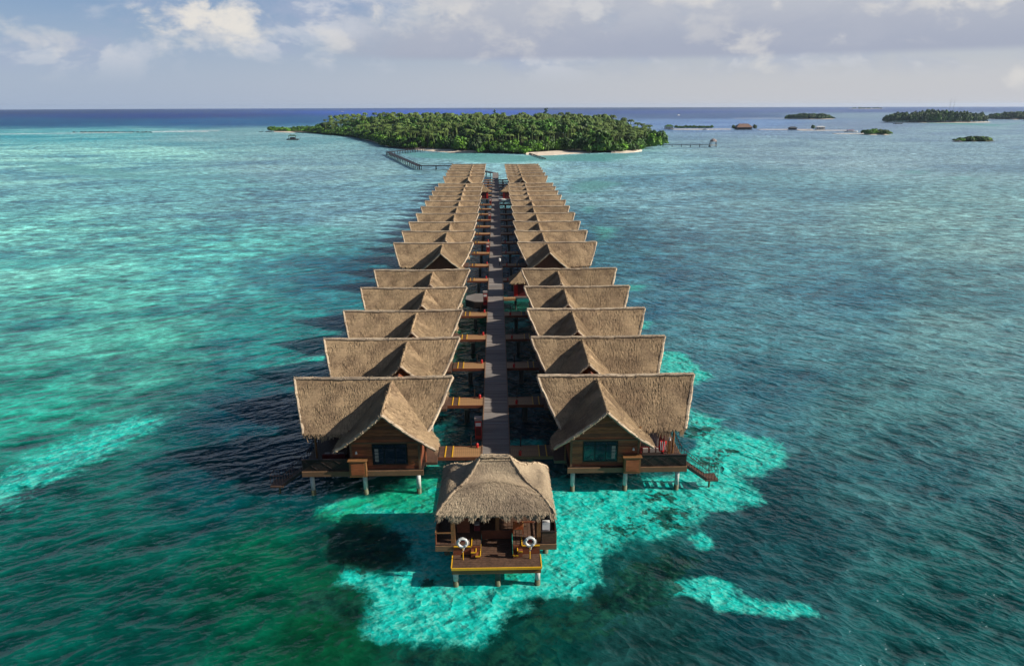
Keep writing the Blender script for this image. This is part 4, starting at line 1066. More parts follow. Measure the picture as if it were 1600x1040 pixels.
b = MB(); b.box(-.22, .22, -.12, .12, 0, .34); b.build('stand', 'darkwood', t)
def lifebuoy(x, y, side):
    t = thing('lifebuoy_post', (x, y, ZL), 'yellow post holding the %s lifebuoy on the pavilion landing' % side, 'post', 'yellow lifebuoy posts on the landing')
    b = MB(); b.tube([(0, 0, 0), (0, 0, .95)], .035, 8); b.build('pole', 'yellow', t)
    b = MB(); b.tube([(-.22, 0, 1.12), (0, 0, .92), (.22, 0, 1.12)], .03, 6); b.build('fork', 'yellow', t)
    t = thing('lifebuoy', (x, y-.1, ZL+1.42), 'white ring lifebuoy hung on the %s yellow post' % side, 'lifebuoy', 'white ring lifebuoys on the landing')
    b = MB(); R, r, N, n = .3, .09, 28, 10; vs = []; fs = []
    for i in range(N):
        a = 2*math.pi*i/N
        for j in range(n):
            q = 2*math.pi*j/n; vs.append(((R+r*math.cos(q))*math.cos(a), r*.8*math.sin(q), (R+r*math.cos(q))*math.sin(a)))
    for i in range(N):
        for j in range(n): fs.append((i*n+j, i*n+(j+1) % n, ((i+1) % N)*n+(j+1) % n, ((i+1) % N)*n+j))
    b.add(vs, fs); b.build('ring', 'white', t, smooth=True)
    for k in range(4):
        a = math.pi/4+k*math.pi/2; b = MB(); c_ = Vector((R*math.cos(a), 0, R*math.sin(a))); d_ = Vector((-math.sin(a), 0, math.cos(a)))*.04
        b.tube([c_-d_, c_+d_], .1, 10); b.build('band', 'white', t)
    b = MB(); pts = []
    for i in range(25):
        a = 2*math.pi*i/24; rr = .41+.03*math.cos(4*a); pts.append((rr*math.cos(a), -.02, rr*math.sin(a)))
    b.tube(pts, .014, 5); b.tube([(.1, -.05, -.4), (.05, -.08, -.55), (-.02, -.04, -.7)], .03, 5); b.build('rope', 'white', t)
    t2 = thing('rescue_bag', (x, y+.03, ZL+1.42), 'red rescue line bag inside the %s lifebuoy' % side, 'rescue bag', 'red bags behind the lifebuoys')
    b = MB(); b.box(-.13, .13, -.03, .09, -.02, .16); b.build('bag', 'red', t2)
    b = MB(); b.bar((-.13, -.035, .07), (.13, -.035, .07), .01, .03); b.build('strap', 'darkred', t2)
lifebuoy(PX-2.25, PY-3.95, 'left'); lifebuoy(PX+2.3, PY-3.95, 'right')

# ------------------------------------------------------------------ jetties
def jetty(pts, label, half=1.1, z=2.0, step=6.0, name='jetty', rail=True):
    t = thing(name, (pts[0][0], pts[0][1], 0), label, 'jetty')
    P = [Vector((p[0]-pts[0][0], p[1]-pts[0][1], z)) for p in pts]
    for i in range(len(P)-1):
        b = MB(); b.bar(P[i], P[i+1], half*2, .3); b.build('deck', 'darkwood', t)
        b = MB(); L = (P[i+1]-P[i]).length; n = max(2, int(L/step)); d = (P[i+1]-P[i]).normalized(); nn = Vector((-d.y, d.x, 0))
        for k in range(n+1):
            for sgn in (-1, 1):
                p = P[i].lerp(P[i+1], k/n)+nn*sgn*half*.8; b = MB(); b.tube([(p.x, p.y, -2.5), (p.x, p.y, z-.15)], .2, 6); b.build('pile', 'darkconcrete', t)
        if rail:
            b = MB()
            for sgn in (-1, 1):
                b.bar(P[i]+nn*sgn*half+Vector((0, 0, 1.0)), P[i+1]+nn*sgn*half+Vector((0, 0, 1.0)), .07, .07)
                for k in range(n+1):
                    p = P[i].lerp(P[i+1], k/n)+nn*sgn*half; b.bar(p, p+Vector((0, 0, 1.0)), .06, .06)
            b.build('railing', 'rail', t)
    return t
jetty([(XC, 315.5), (XC-10, 335), (-22, 358), W(655, 259, 2), W(606, 237.5, 2), W(662, 232, 2)], 'long angled timber jetty linking the villas to the wooded island, left side', 1.3)
jetty([W(1036, 226, 1.6), W(1108, 226.5, 1.6)], 'straight dark jetty running out from the island right tip', 1.2, 1.6)
jetty([W(826, 238.5, .8), W(840, 243.5, .8), W(852, 248, .6)], 'thin dark pipe jetty off the island beach, right of centre', .45, .7, rail=False, name='pipe_jetty')
def shelter(x, y, label, s=1.0, mat='white', base=True):
    t = thing('jetty_shelter', (x, y, 0), label, 'shelter')
    b = MB(); b.box(-4*s, 4*s, -3*s, 3*s, 1.4, 1.7); b.build('platform', 'cream' if mat == 'white' else 'darkwood', t)
    b = MB(); n = 10
    for i in range(n):
        a0, a1 = 2*math.pi*i/n, 2*math.pi*(i+1)/n
        for (r0, z0, r1, z1) in ((4.2, 4.2, 3.0, 5.6), (3.0, 5.6, .1, 6.6)):
            b.add([(r0*s*math.cos(a0), r0*s*.8*math.sin(a0), z0), (r0*s*math.cos(a1), r0*s*.8*math.sin(a1), z0), (r1*s*math.cos(a1), r1*s*.8*math.sin(a1), z1), (r1*s*math.cos(a0), r1*s*.8*math.sin(a0), z1)], [(0, 1, 2, 3)])
    b.build('roof', 'curtain' if mat == 'white' else mat, t)
    b = MB()
    for sx in (-3*s, 3*s):
        for sy in (-2*s, 2*s): b.tube([(sx, sy, -2), (sx, sy, 4.4)], .2, 6)
    b.build('posts', 'rail', t)
shelter(*W(1114, 228, 1.0), 'white domed shelter at the seaward end of the right jetty', .72)
def float_hut(x, y, label):
    t = thing('floating_platform', (x, y, 0), label, 'platform hut')
    b = MB(); b.box(-5.5, 5.5, -2.5, 2.5, .3, 1.2); b.build('raft', 'rock', t)
    b = MB(); b.box(-4, 3.5, -1.8, 1.8, 3.9, 4.2); b.box(-2.8, 2.2, -1.3, 1.3, 4.2, 4.9); b.build('roof', 'leafC', t)
    b = MB(); b.box(-2.5, 2, -1.3, 1.3, 1.22, 2.7); b.build('cabin', 'rock', t)
    for sx in (-3.6, 3.1):
        b = MB(); b.tube([(sx, -1.5, 1.2), (sx, -1.5, 3.9)], .18, 6); b.build('post', 'darkwood', t)
float_hut(*W(458, 219), 'small dark hut on a floating platform off the island left tip')

# ------------------------------------------------------------------ vegetation
def tri_clump(rs, n, cx, cy, cz, rx, ry, rz_, size):
    """n leaf-clump faces scattered on/in an ellipsoid; returns verts, faces(quads), shade"""
    d = rs.normal(size=(n, 3)); d /= np.linalg.norm(d, axis=1)[:, None]
    d[:, 2] = np.where(d[:, 2] < -0.35, -d[:, 2], d[:, 2])
    rr = rs.uniform(0.72, 1.05, n)[:, None]
    c = np.array([cx, cy, cz])+d*rr*np.array([rx, ry, rz_])
    nn = d+rs.normal(scale=.45, size=(n, 3)); nn /= np.linalg.norm(nn, axis=1)[:, None]
    a = np.cross(nn, rs.normal(size=(n, 3))); a /= np.linalg.norm(a, axis=1)[:, None]; b_ = np.cross(nn, a)
    s = size*rs.uniform(.6, 1.3, n)[:, None]
    V = np.stack([c-a*s*.5-b_*s*.4, c+a*s*.5-b_*s*.25, c+a*s*.35+b_*s*.45, c-a*s*.4+b_*s*.5], 1).reshape(-1, 3)
    Fq = np.arange(n*4).reshape(n, 4)
    return V, Fq, rs.uniform(0, 1, n)
def box_np(x0, x1, y0, y1, z0, z1):
    v = np.array([(x, y, z) for z in (z0, z1) for y in (y0, y1) for x in (x0, x1)], float)
    return v, np.array([(0, 2, 3, 1), (4, 5, 7, 6), (0, 1, 5, 4), (2, 6, 7, 3), (0, 4, 6, 2), (1, 3, 7, 5)])
def broadleaf(seed, r=5.0, h=14.0, n=48, lobes=14, size=1.1, squat=.62):
    rs = np.random.RandomState(seed); Vs = []; Fs = []; Ss = []; o = 0
    for k in range(lobes):
        a = rs.uniform(0, 6.28); q = rs.uniform(.2, .8)*r if k else 0
        lr = r*rs.uniform(.3, .52); z = h-lr*.8-(q/r)**2*r*squat*1.1+rs.uniform(-.6, .6)
        V, Fq, S = tri_clump(rs, n, q*math.cos(a), q*math.sin(a), z, lr, lr, lr*.8, size)
        Vs.append(V); Fs.append(Fq+o); Ss.append(S); o += len(V)
    V, Fq = box_np(-.3, .3, -.3, .3, -1, h*.7); Vs.append(V); Fs.append(Fq+o); Ss.append(np.zeros(6)); o += 8
    return np.vstack(Vs), np.vstack(Fs), np.concatenate(Ss)
def bush(seed, r=3.0, h=3.2, n=60, size=.62):
    rs = np.random.RandomState(seed); Vs = []; Fs = []; Ss = []; o = 0
    for k in range(7):
        a = rs.uniform(0, 6.28); q = rs.uniform(0, .6)*r; lr = r*rs.uniform(.4, .6)
        V, Fq, S = tri_clump(rs, n, q*math.cos(a), q*math.sin(a), h*rs.uniform(.35, .6), lr, lr, h*.5, size)
        Vs.append(V); Fs.append(Fq+o); Ss.append(S); o += len(V)
    return np.vstack(Vs), np.vstack(Fs), np.concatenate(Ss)
def palm(seed, h=15.0, fr=20):
    rs = np.random.RandomState(seed); Vs = []; Fs = []; Ss = []; o = 0
    lean = rs.uniform(-1.2, 1.2, 2)
    for k in range(fr):
        a = 2*math.pi*k/fr+rs.uniform(-.2, .2); up = rs.uniform(-.3, 1.0); L = rs.uniform(3.0, 4.0)
        d = np.array([math.cos(a), math.sin(a), 0]); s_ = np.array([-math.sin(a), math.cos(a), 0])
        pts = []
        for q in (0, .35, .7, 1.0):
            p = d*L*q*(1-.15*q*q)+np.array([0, 0, L*(up*.55*q-(.55+.25*up)*q*q*1.1)]); pts.append(p)
        wd = (.2, .5, .42, .05); shv = rs.uniform(.1, 1)
        for sg in (-1, 1):
            row = []
            for p, w_ in zip(pts, wd): row.append(p); row.append(p+s_*sg*w_-np.array([0, 0, w_*.55]))
            V = np.array(row)+np.array([lean[0], lean[1], h]); Vs.append(V)
            Fq = np.array([(0, 1, 3, 2), (2, 3, 5, 4), (4, 5, 7, 6)]); Fs.append(Fq+o); Ss.append(np.full(3, shv)+rs.uniform(-.1, .1, 3)); o += 8
    n = 5; tr = []
    for i in range(4):
        q = i/3
        for k in range(4): a = k*math.pi/2; rr = .32-.14*q; tr.append((lean[0]*q*q+rr*math.cos(a), lean[1]*q*q+rr*math.sin(a), -1+(h+1)*q))
    V = np.array(tr); Fq = np.array([(i*4+k, i*4+(k+1) % 4, (i+1)*4+(k+1) % 4, (i+1)*4+k) for i in range(3) for k in range(4)])
    Vs.append(V); Fs.append(Fq+o); Ss.append(np.full(12, .8)); o += 16
    return np.vstack(Vs), np.vstack(Fs), np.clip(np.concatenate(Ss), 0, 1)
def casuarina(seed, h=24):
    rs = np.random.RandomState(seed); Vs = []; Fs = []; Ss = []; o = 0
    for k in range(16):
        z = h*(.45+.52*k/15); q = (1-k/17)*4.2*rs.uniform(.4, 1); a = rs.uniform(0, 6.28); lr = 1.7*rs.uniform(.6, 1.1)
        V, Fq, S = tri_clump(rs, 22, q*math.cos(a), q*math.sin(a), z, lr, lr, lr*.8, .9)
        Vs.append(V); Fs.append(Fq+o); Ss.append(S); o += len(V)
    V, Fq = box_np(-.3, .3, -.3, .3, -1, h*.92); Vs.append(V); Fs.append(Fq+o); Ss.append(np.zeros(6)); o += 8
    return np.vstack(Vs), np.vstack(Fs), np.concatenate(Ss)
BL = [broadleaf(i, r=random.uniform(4.0, 5.4), h=14) for i in range(7)]
PL = [palm(50+i) for i in range(6)]
BU = [bush(80+i) for i in range(5)]
CA = [casuarina(95), casuarina(96)]
def stuff_mesh(name, items, mat, label):
    """items: (template, x, y, z, scale, rz)"""
    Vs = []; Fs = []; Ss = []; Ts = []; o = 0
    for (T, x, y, z, sc_, rz, sz) in items:
        V, Fq, S = T; c_, s_ = math.cos(rz), math.sin(rz)
        R_ = np.array([[c_, s_, 0], [-s_, c_, 0], [0, 0, 1]])
        V2 = (V@R_)*np.array([sc_, sc_, sz])+np.array([x, y, z]); Vs.append(V2); Fs.append(Fq+o); Ss.append(S); Ts.append(np.full(len(Fq), random.random())); o += len(V)
    me = mesh_np(name, np.vstack(Vs), np.vstack(Fs), mat, np.concatenate(Ss), {'treernd': np.concatenate(Ts)})
    return link(name, me, kind='stuff', label=label)
MESHES = {}
def tree_obj(name, T, key, mat, x, y, z, sc_, rz, sz, label, cat, group):
    k = (key, mat)
    if k not in MESHES: MESHES[k] = mesh_np(name, T[0], T[1], mat, T[2])
    o = link(name, MESHES[k]); o.location = (x, y, z); o.scale = (sc_, sc_, sz); o.rotation_euler = (0, 0, rz)
    o['label'] = label; o['category'] = cat
    if group: o['group'] = group
    return o

# ------------------------------------------------------------------ the main island
SHORE = [(424, 205.5), (452, 206.5), (479, 206.5), (512.5, 210.6), (553, 214), (593, 224), (604, 229), (616, 231), (647, 234), (700, 237.5), (744, 239), (790, 240), (825, 241), (880, 239.5), (920, 239), (960, 238.5), (993, 237), (1004, 232), (1034, 226.5)]
shore = [W(*p) for p in SHORE]
back = [(146, 640), (150, 700), (125, 770), (60, 850), (-60, 880), (-160, 925), (-240, 950), (-290, 935)]
ISL = shore+back
def inset_poly(poly, d):
    c = np.mean(np.array(poly), 0); out = []
    for p in poly:
        v = np.array(p)-c; L = np.linalg.norm(v); out.append(tuple(c+v*(L-d)/L))
    return out
def land(name, outer, z_in, inset, mat, zo=-0.3, **kw):
    n = len(outer); inn = inset_poly(outer, inset); b = MB()
    ctr = np.mean(np.array(outer), 0)
    vs = [(p[0], p[1], zo) for p in outer]+[(p[0], p[1], z_in) for p in inn]+[(ctr[0], ctr[1], z_in+.3)]
    fs = [(i, (i+1) % n, n+(i+1) % n, n+i) for i in range(n)]+[(n+i, n+(i+1) % n, 2*n) for i in range(n)]
    b.add(vs, fs); return b.build(name, mat, None, **kw)
def chaikin(P, it=2):
    for _ in range(it):
        Q = []
        for i in range(len(P)):
            a = np.array(P[i]); c = np.array(P[(i+1) % len(P)]); Q += [tuple(a*.75+c*.25), tuple(a*.25+c*.75)]
        P = Q
    return P
ISLs = chaikin(ISL, 2)
land('island_ground', ISLs, 1.0, 9, 'soil', kind='structure')
def beach(name, px, depth, z=0.35):
    pts = [W(*p) for p in px]; b = MB(); n = len(pts)
    vs = []
    for i, p in enumerate(pts):
        q = math.sin(math.pi*i/(n-1)); v = np.array(p); u_ = v/np.linalg.norm(v)
        vs.append((*(v-u_*2.5*q), -0.05)); vs.append((*v, z*q)); vs.append((*(v+u_*depth*(q*.8+.2)), z+.8))
    fs = []
    for i in range(n-1):
        for k in (0, 1): a = i*3+k; fs.append((a, a+3, a+4, a+1))
    b.add(vs, fs); b.build(name, 'sand', None, kind='structure')
beach('beach_left', [(572, 219), (585, 222.5), (596, 225.5), (604, 229)], 14)
beach('beach_centre', [(648, 234.3), (675, 236.5), (700, 238), (725, 238.8), (746, 238.8)], 16)
beach('beach_right', [(822, 242), (840, 243), (865, 242.2), (890, 240.5), (915, 239.5), (925, 238.5)], 26)
beach('beach_right_tip', [(955, 239), (975, 239), (990, 238), (1003, 236.5)], 12)
beach('beach_left_tip', [(428, 206.5), (450, 207.3), (472, 207.3), (485, 207)], 14)

poly = np.array(ISLs)
def scatter(poly, n, mind, seed, inner=3.0):
    rs = np.random.RandomState(seed); lo = poly.min(0); hi = poly.max(0); out = []; grid = {}
    tries = 0
    while len(out) < n and tries < n*60:
        tries += 1; p = lo+rs.rand(2)*(hi-lo); key = (int(p[0]//mind), int(p[1]//mind))
        bad = False
        for dx in (-1, 0, 1):
            for dy in (-1, 0, 1):
                for q in grid.get((key[0]+dx, key[1]+dy), ()):
                    if (q[0]-p[0])**2+(q[1]-p[1])**2 < mind*mind: bad = True
        if bad: continue
        out.append(p); grid.setdefault(key, []).append(p)
    out = np.array(out); sd_ = poly_sdf(out, poly); m = sd_ > inner
    return out[m], sd_[m]
pts, sdv = scatter(poly, 3200, 6.2, 3, 6.0)
order = np.argsort(np.hypot(pts[:, 0], pts[:, 1])); pts = pts[order]; sdv = sdv[order]
def zone(x, sd_):
    a = 'far left shoulder' if x < -120 else 'left part' if x < -40 else 'middle' if x < 40 else 'right part' if x < 105 else 'right end'
    return ('front edge, ' if sd_ < 20 else 'inner canopy, ')+a
cntB = cntP = cntD = 0; restA = []; restP = []; restC = []; restB = []
for (x, y), sd_ in zip(pts, sdv):
    rise = min(1.0, sd_/45.0)
    left = max(0.0, min(1.0, (-x-175)/110))                 # the left tip is low scrub
    hgt = (0.42+0.58*rise)*(1-.55*left)
    pr = random.random(); clump = math.sin(x*.035+1)*math.cos(y*.028)+random.gauss(0, .5)
    ispalm = (clump > -0.15) and left < .3
    rz = random.uniform(0, 6.28); k = random.uniform(.85, 1.25)
    if ispalm:
        hh = 15*(.55+.45*rise)*random.uniform(.8, 1.42); i = random.randrange(6); sz = hh/15.0*1.1
        if cntP < 300: tree_obj('palm_tree', PL[i], ('p', i), 'palm', x, y, .8, k*1.15, rz, sz, 'coconut palm in the %s of the large island' % zone(x, sd_), 'palm tree', 'coconut palms of the large island'); cntP += 1
        else: restP.append((PL[i], x, y, .8, k*1.15, rz, sz))
    else:
        i = random.randrange(7); hh = 17*hgt*random.uniform(.85, 1.2); sz = hh/14.0; q = random.random()
        if sd_ < 26: T_, key_ = BU[i % 5], ('s', i % 5); k *= 1.6; sz = hh/4.0
        else: T_, key_ = BL[i], ('b', i)
        if q < .25 and cntD < 100:
            tree_obj('broadleaf_tree', T_, key_, 'leafC', x, y, .3, k, rz, sz, 'dark green broadleaf tree in the %s of the large island' % zone(x, sd_), 'tree', 'dark green trees of the large island'); cntD += 1
        elif cntB < 170: tree_obj('broadleaf_tree', T_, key_, 'leafA', x, y, .3, k, rz, sz, 'mid green broadleaf tree in the %s of the large island' % zone(x, sd_), 'tree', 'mid green trees of the large island'); cntB += 1
        else: (restC if q < .25 else restB if q > .85 else restA).append((T_, x, y, .3, k, rz, sz))
for nm, it, mt, lb in (('distant_canopy', restA, 'leafA', 'mid green tree canopy over the back of the large island'), ('distant_palms', restP, 'palm', 'palm crowns over the back of the large island'),
                       ('distant_dark_canopy', restC, 'leafC', 'dark green canopy over the back of the large island'), ('distant_bright_canopy', restB, 'leafB', 'bright green canopy over the back of the large island')):
    if it: stuff_mesh(nm, it, mt, lb)
print('trees', cntB, cntD, cntP, len(restA), len(restP), len(restC), len(restB))
# shoreline shrubs
n_sh = 0
shore_extra = [(x0*(1-q)+x1*q, y0*(1-q)+y1*q) for (x0, y0), (x1, y1) in ((shore[-1], (146, 640)), ((146, 640), (150, 700)), ((150, 700), (125, 770))) for q in np.linspace(0, 1, 12)]
ev = []
for i in range(len(shore)-1):
    a = np.array(shore[i]); c = np.array(shore[i+1]); L = np.linalg.norm(c-a)
    for k in range(int(L/4.5)+1): ev.append(a+(c-a)*(k*4.5/max(L, 1e-6)) if k*4.5 < L else c)
BEACHX = [W(650, 234)[0], W(748, 239)[0]], [W(828, 241)[0], W(912, 239)[0]]
rshr = {'leafA': [], 'leafB': [], 'leafC': []}
for p in shore_extra: ev.append(np.array(p))
ev.sort(key=lambda p: float(np.hypot(*p)))
for p in ev:
    u_ = p/np.linalg.norm(p); sandy = any(lo < p[0] < hi for lo, hi in BEACHX)
    for rowd in ((14, 19) if sandy else (2, 7, 12)):
        q = p+u_*(rowd+random.uniform(-1.5, 1.5))+np.array([random.uniform(-2, 2), 0])
        i = random.randrange(5); sc_ = random.uniform(.9, 1.7); far_ = p[0] < -150
        mt = 'leafB' if random.random() < .3 else 'leafA' if random.random() < .7 else 'leafC'
        if n_sh >= 270:
            rshr[mt].append((BU[i], q[0], q[1], .4, sc_, random.uniform(0, 6.28), random.uniform(.8, 1.6)*(.7 if far_ else 1)*(1+rowd*.05))); continue
        tree_obj('shore_shrub', BU[i], ('s', i), mt, q[0], q[1], .4, sc_, random.uniform(0, 6.28), random.uniform(.8, 1.6)*(.7 if far_ else 1)*(1+rowd*.05),
                 {'leafB': 'bright', 'leafA': 'mid', 'leafC': 'dark'}[mt]+' green shrub at the water edge, '+zone(q[0], 99)[14:]+' of the large island',
                 'shrub', {'leafB': 'bright green shore shrubs', 'leafA': 'mid green shore shrubs', 'leafC': 'dark green shore shrubs'}[mt]); n_sh += 1
for mt, it in rshr.items():
    if it: stuff_mesh('far_shore_scrub', it, mt, 'low scrub along the shore of the large island')
for (px, py, s1, s2, mt, lb) in ((718, 238, 2.6, 2.6, 'leafB', 'bright yellow-green bush behind the centre beach of the island'), (802, 240, 2.7, 2.5, 'leafB', 'large bright green bush left of the white sand beach'), (772, 239, 2.2, 2.2, 'leafB', 'bright green bush in the middle of the island shore'),
                                 (838, 240, 2.0, 1.9, 'leafB', 'small bright bush at the left end of the white beach'), (745, 240, 2.2, 3.2, 'leafC', 'dark round bush at the island shore between two bright bushes'), (935, 240, 3.2, 4.2, 'leafA', 'big rounded bush right of the white beach'),
                                 (905, 238, 2.6, 3.6, 'leafC', 'dark bush above the right end of the white beach'), (1020, 233, 2.4, 3.0, 'leafB', 'bright bush near the island right tip'), (1032, 229, 2.3, 3.2, 'leafA', 'rounded bush at the extreme right tip of the island')):
    x, y = W(px, py); u_ = np.array([x, y])/math.hypot(x, y)*7
    tree_obj('large_bush', BU[0], ('s', 0), mt, x+u_[0], y+u_[1], .3, s1, random.uniform(0, 6), s2, lb, 'bush', None)
x, y = W(853, 183, 14); tree_obj('casuarina_tree', CA[0], ('c', 0), 'leafC', x, y, 0, 1.5, 0, 1.12, 'tall dark casuarina standing above the island canopy, right of centre', 'tree', None)
x, y = W(773, 181, 14); tree_obj('casuarina_tree', CA[1], ('c', 1), 'leafC', x, y, 0, 1.2, 0, 1.0, 'feathery dark tree rising over the middle of the island', 'tree', None)
x, y = W(592, 190, 10); tree_obj('casuarina_tree', CA[1], ('c', 1), 'leafC', x, y, 0, 1.1, 2, .8, 'dark pointed tree on the left shoulder of the island', 'tree', None)

# ------------------------------------------------------------------ islets, far islands
def islet(x0, x1, yb, depth, hgt, label, seed, n=60, mats=('leafA', 'leafC', 'leafB'), sandy=True, individual=False, name='islet', shape=None):
    a = np.array(W(x0, yb)); c = np.array(W(x1, yb)); mid_ = (a+c)/2; hw = np.linalg.norm(c-a)/2
    rs = np.random.RandomState(seed); N = 28; out = []
    for k in range(N):
        q = 2*math.pi*k/N; out.append((mid_[0]+hw*math.cos(q)*rs.uniform(.95, 1.03), mid_[1]+depth*(1+math.sin(q))))
    land(name+'_ground', out, .8, min(6, depth*.4), 'sand' if sandy else 'soil', kind='structure')
    pl = np.array(out); items = {m: [] for m in mats}
    P, S = scatter(pl, n, max(2.5, math.sqrt(hw*depth*3.0/n)*.9), seed, min(6, depth*.2))
    for (x, y), sd_ in zip(P, S):
        u_ = (x-mid_[0])/hw; env = shape(u_) if shape else (1-abs(u_)**2.5)**.5
        hh = hgt*max(.25, env)*rs.uniform(.7, 1.15); m = mats[rs.randint(len(mats))]; i = rs.randint(5)
        r_ = max(1.2, min(9, math.sqrt(hw*depth*2/n)*1.4))/2.7
        if individual:
            tree_obj('islet_tree', BU[i], ('s', i), m, x, y, .2, r_, rs.uniform(0, 6), hh/3.3, 'low tree on the %s' % label, 'tree', 'trees on the '+label)
        else: items[m].append((BU[i], x, y, .2, r_, rs.uniform(0, 6), hh/3.3))
    if not individual:
        for m, it in items.items():
            if it: stuff_mesh(name+'_wood', it, m, 'green wood covering the '+label)
islet(1390, 1578, 192.0, 42, 19, 'large far island at the right edge', 5, 420, ('leafC', 'leafA', 'leafC'), name='far_island', shape=lambda u: .55+.35*math.sin((u+1)*1.5)+.1*math.cos(u*9))
islet(1562, 1700, 187, 50, 14, 'farther island at the right edge of view', 15, 160, ('leafC', 'leafC', 'leafA'), name='farther_island')
islet(1232, 1318, 186.5, 36, 11, 'small wooded islet right of centre', 6, 160, ('leafC', 'leafA', 'leafC'), name='wooded_islet')
islet(1350, 1402, 211, 10, 5.5, 'narrow scrubby sandbank islet', 7, 46, ('leafA', 'leafB', 'palm'), individual=True, name='scrub_islet')
islet(1497, 1566, 221.5, 8, 3.8, 'rock-edged green islet on the right', 8, 44, ('leafC', 'leafA', 'leafB'), individual=True, name='rocky_islet', sandy=False)
islet(1352, 1395, 170.3, 200, 12, 'faint strip of land on the horizon', 9, 30, ('leafC', 'leafC', 'leafA'), name='horizon_islet')
# sandbars and the resort strip right of the island
def bar_strip(name, x0, x1, y, w, z=.5, mat='sand', kind='structure'):
    a = W(x0, y); c = W(x1, y); b = MB(); n = 24; vs = []; fs = []
    for i in range(n+1):
        q = i/n; x_ = a[0]+(c[0]-a[0])*q; y_ = a[1]+(c[1]-a[1])*q; ww = w*(math.sin(math.pi*min(1, max(0, q)))**.4+.02)*random.uniform(.7, 1.2)
        vs += [(x_, y_-ww/2, .01), (x_, y_-ww*.3, z), (x_, y_+ww*.3, z), (x_, y_+ww/2, .01)]
    for i in range(n):
        for k in range(3): q = i*4+k; fs.append((q, q+4, q+5, q+1))
    b.add(vs, fs); return b.build(name, mat, None, kind=kind)
bar_strip('sandbar', 1044, 1122, 202.3, 20); bar_strip('sandbar_middle', 1112, 1142, 202.2, 9); bar_strip('sandbar_right', 1182, 1270, 202.6, 9); bar_strip('sandbar_far_right', 1245, 1335, 204, 7)
bar_strip('scrub_spit', 1300, 1350, 209, 5)
rs = np.random.RandomState(4)
for k in range(22):
    x, y = W(1056+k*2.6+rs.uniform(-1, 1), 201.2); i = rs.randint(5)
    tree_obj('sandbar_shrub', BU[i], ('s', i), 'leafA', x, y, .3, 1.3, k, rs.uniform(.8, 1.3), 'low shrub on the long sandbar right of the island', 'shrub', 'shrubs on the sandbar')
def far_house(px, py, w, d_, h, rh, roof, wall_, label, stilts=True, cat='building'):
    x, y = W(px, py); t = thing('water_building', (x, y, 0), label, cat)
    b = MB(); b.box(-w/2, w/2, -d_/2, d_/2, .8, .8+h); b.build('wall', wall_, t)
    b = MB(); e = 1.2; z0 = .8+h
    v = [(-w/2-e, -d_/2-e, z0), (w/2+e, -d_/2-e, z0), (w/2+e, d_/2+e, z0), (-w/2-e, d_/2+e, z0), (-w/2+d_/3, 0, z0+rh), (w/2-d_/3, 0, z0+rh)]
    b.add(v, [(0, 1, 5, 4), (1, 2, 5), (2, 3, 4, 5), (3, 0, 4), (3, 2, 1, 0)]); b.build('roof', roof, t)
    b = MB()
    for k in range(5):
        b.box(-w/2+w*(k+.25)/5, -w/2+w*(k+.65)/5, -d_/2-.06, -d_/2-.01, 1.4, .8+h*.8)
    b.build('windows', 'rock', t)
    b = MB(); b.box(-w/2-1, w/2+1, -d_/2-1.5, d_/2+1, .55, .78); b.build('base', 'darkwood', t)
    return t
far_house(1161, 203, 19, 11, 2.6, 4.4, 'tile', 'rock', 'wide brown-roofed building standing in the sea right of the island')
far_house(1045, 202.5, 10, 7, 3.0, 2.6, 'leafC', 'white', 'small white building at the left end of the sandbar')
far_house(1238, 203.5, 9, 5, 1.8, 1.8, 'rock', 'rock', 'low dark hut in the sea between the sandbars')
far_house(1281, 203.5, 10, 5, 3.4, .8, 'white', 'white', 'white boxy houseboat right of the resort strip')
for (px, lb, s_) in ((1146, 'tree beside the brown-roofed building, left side', 1.0), (1179, 'tree beside the brown-roofed building, right side', 1.1), (1270, 'dark tree left of the white houseboat', 1.0)):
    x, y = W(px, 202.8); tree_obj('broadleaf_tree', BU[1], ('s', 1), 'leafC', x, y, .2, 1.2*s_, 1, 1.7*s_, lb, 'tree', None)
def boat(px, py, L, label, hull='white', roof='white', rz=0.0, top=True):
    x, y = W(px, py); t = thing('boat', (x, y, 0), label, 'boat', rz=rz)
    b = MB(); w = L*.14; vs = []; st_ = ((-.5, .8, .0), (-.3, 1, 0), (.1, 1, 0), (.35, .7, .15), (.5, .05, .35))
    for (q, ww, up) in st_: vs += [(L*q, -w*ww, .9+up*2), (L*q*.95, -w*ww*.6, -.2), (L*q*.95, w*ww*.6, -.2), (L*q, w*ww, .9+up*2)]
    fs = []
    for i in range(4):
        for k in range(3): q = i*4+k; fs.append((q, q+4, q+5, q+1))
        fs.append((i*4+3, i*4+7, i*4+4, i*4))
    fs.append((0, 1, 2, 3)); b.add(vs, fs); b.build('hull', hull, t)
    if top:
        b = MB(); b.box(-L*.3, L*.12, -w*.8, w*.8, 1.0, 2.3); b.build('cabin', 'white', t)
        b = MB(); b.box(-L*.34, L*.16, -w*.95, w*.95, 2.31, 2.5); b.build('roof', roof, t)
boat(1330, 206.5, 16, 'white boat with a red roof beside the scrubby islet', 'white', 'red')
boat(1060, 180.5, 14, 'white boat alone on the open sea beyond the sandbar', 'white', 'white', .6)
boat(534, 174.8, 22, 'white boat far out beyond the island, left of centre', 'white', 'white', .4)
boat(1403, 193.8, 16, 'dark small boat off the large far island', 'rock', 'rock')
boat(1102, 203.4, 8, 'tiny boat at the right end of the sandbar', 'white', 'rock')
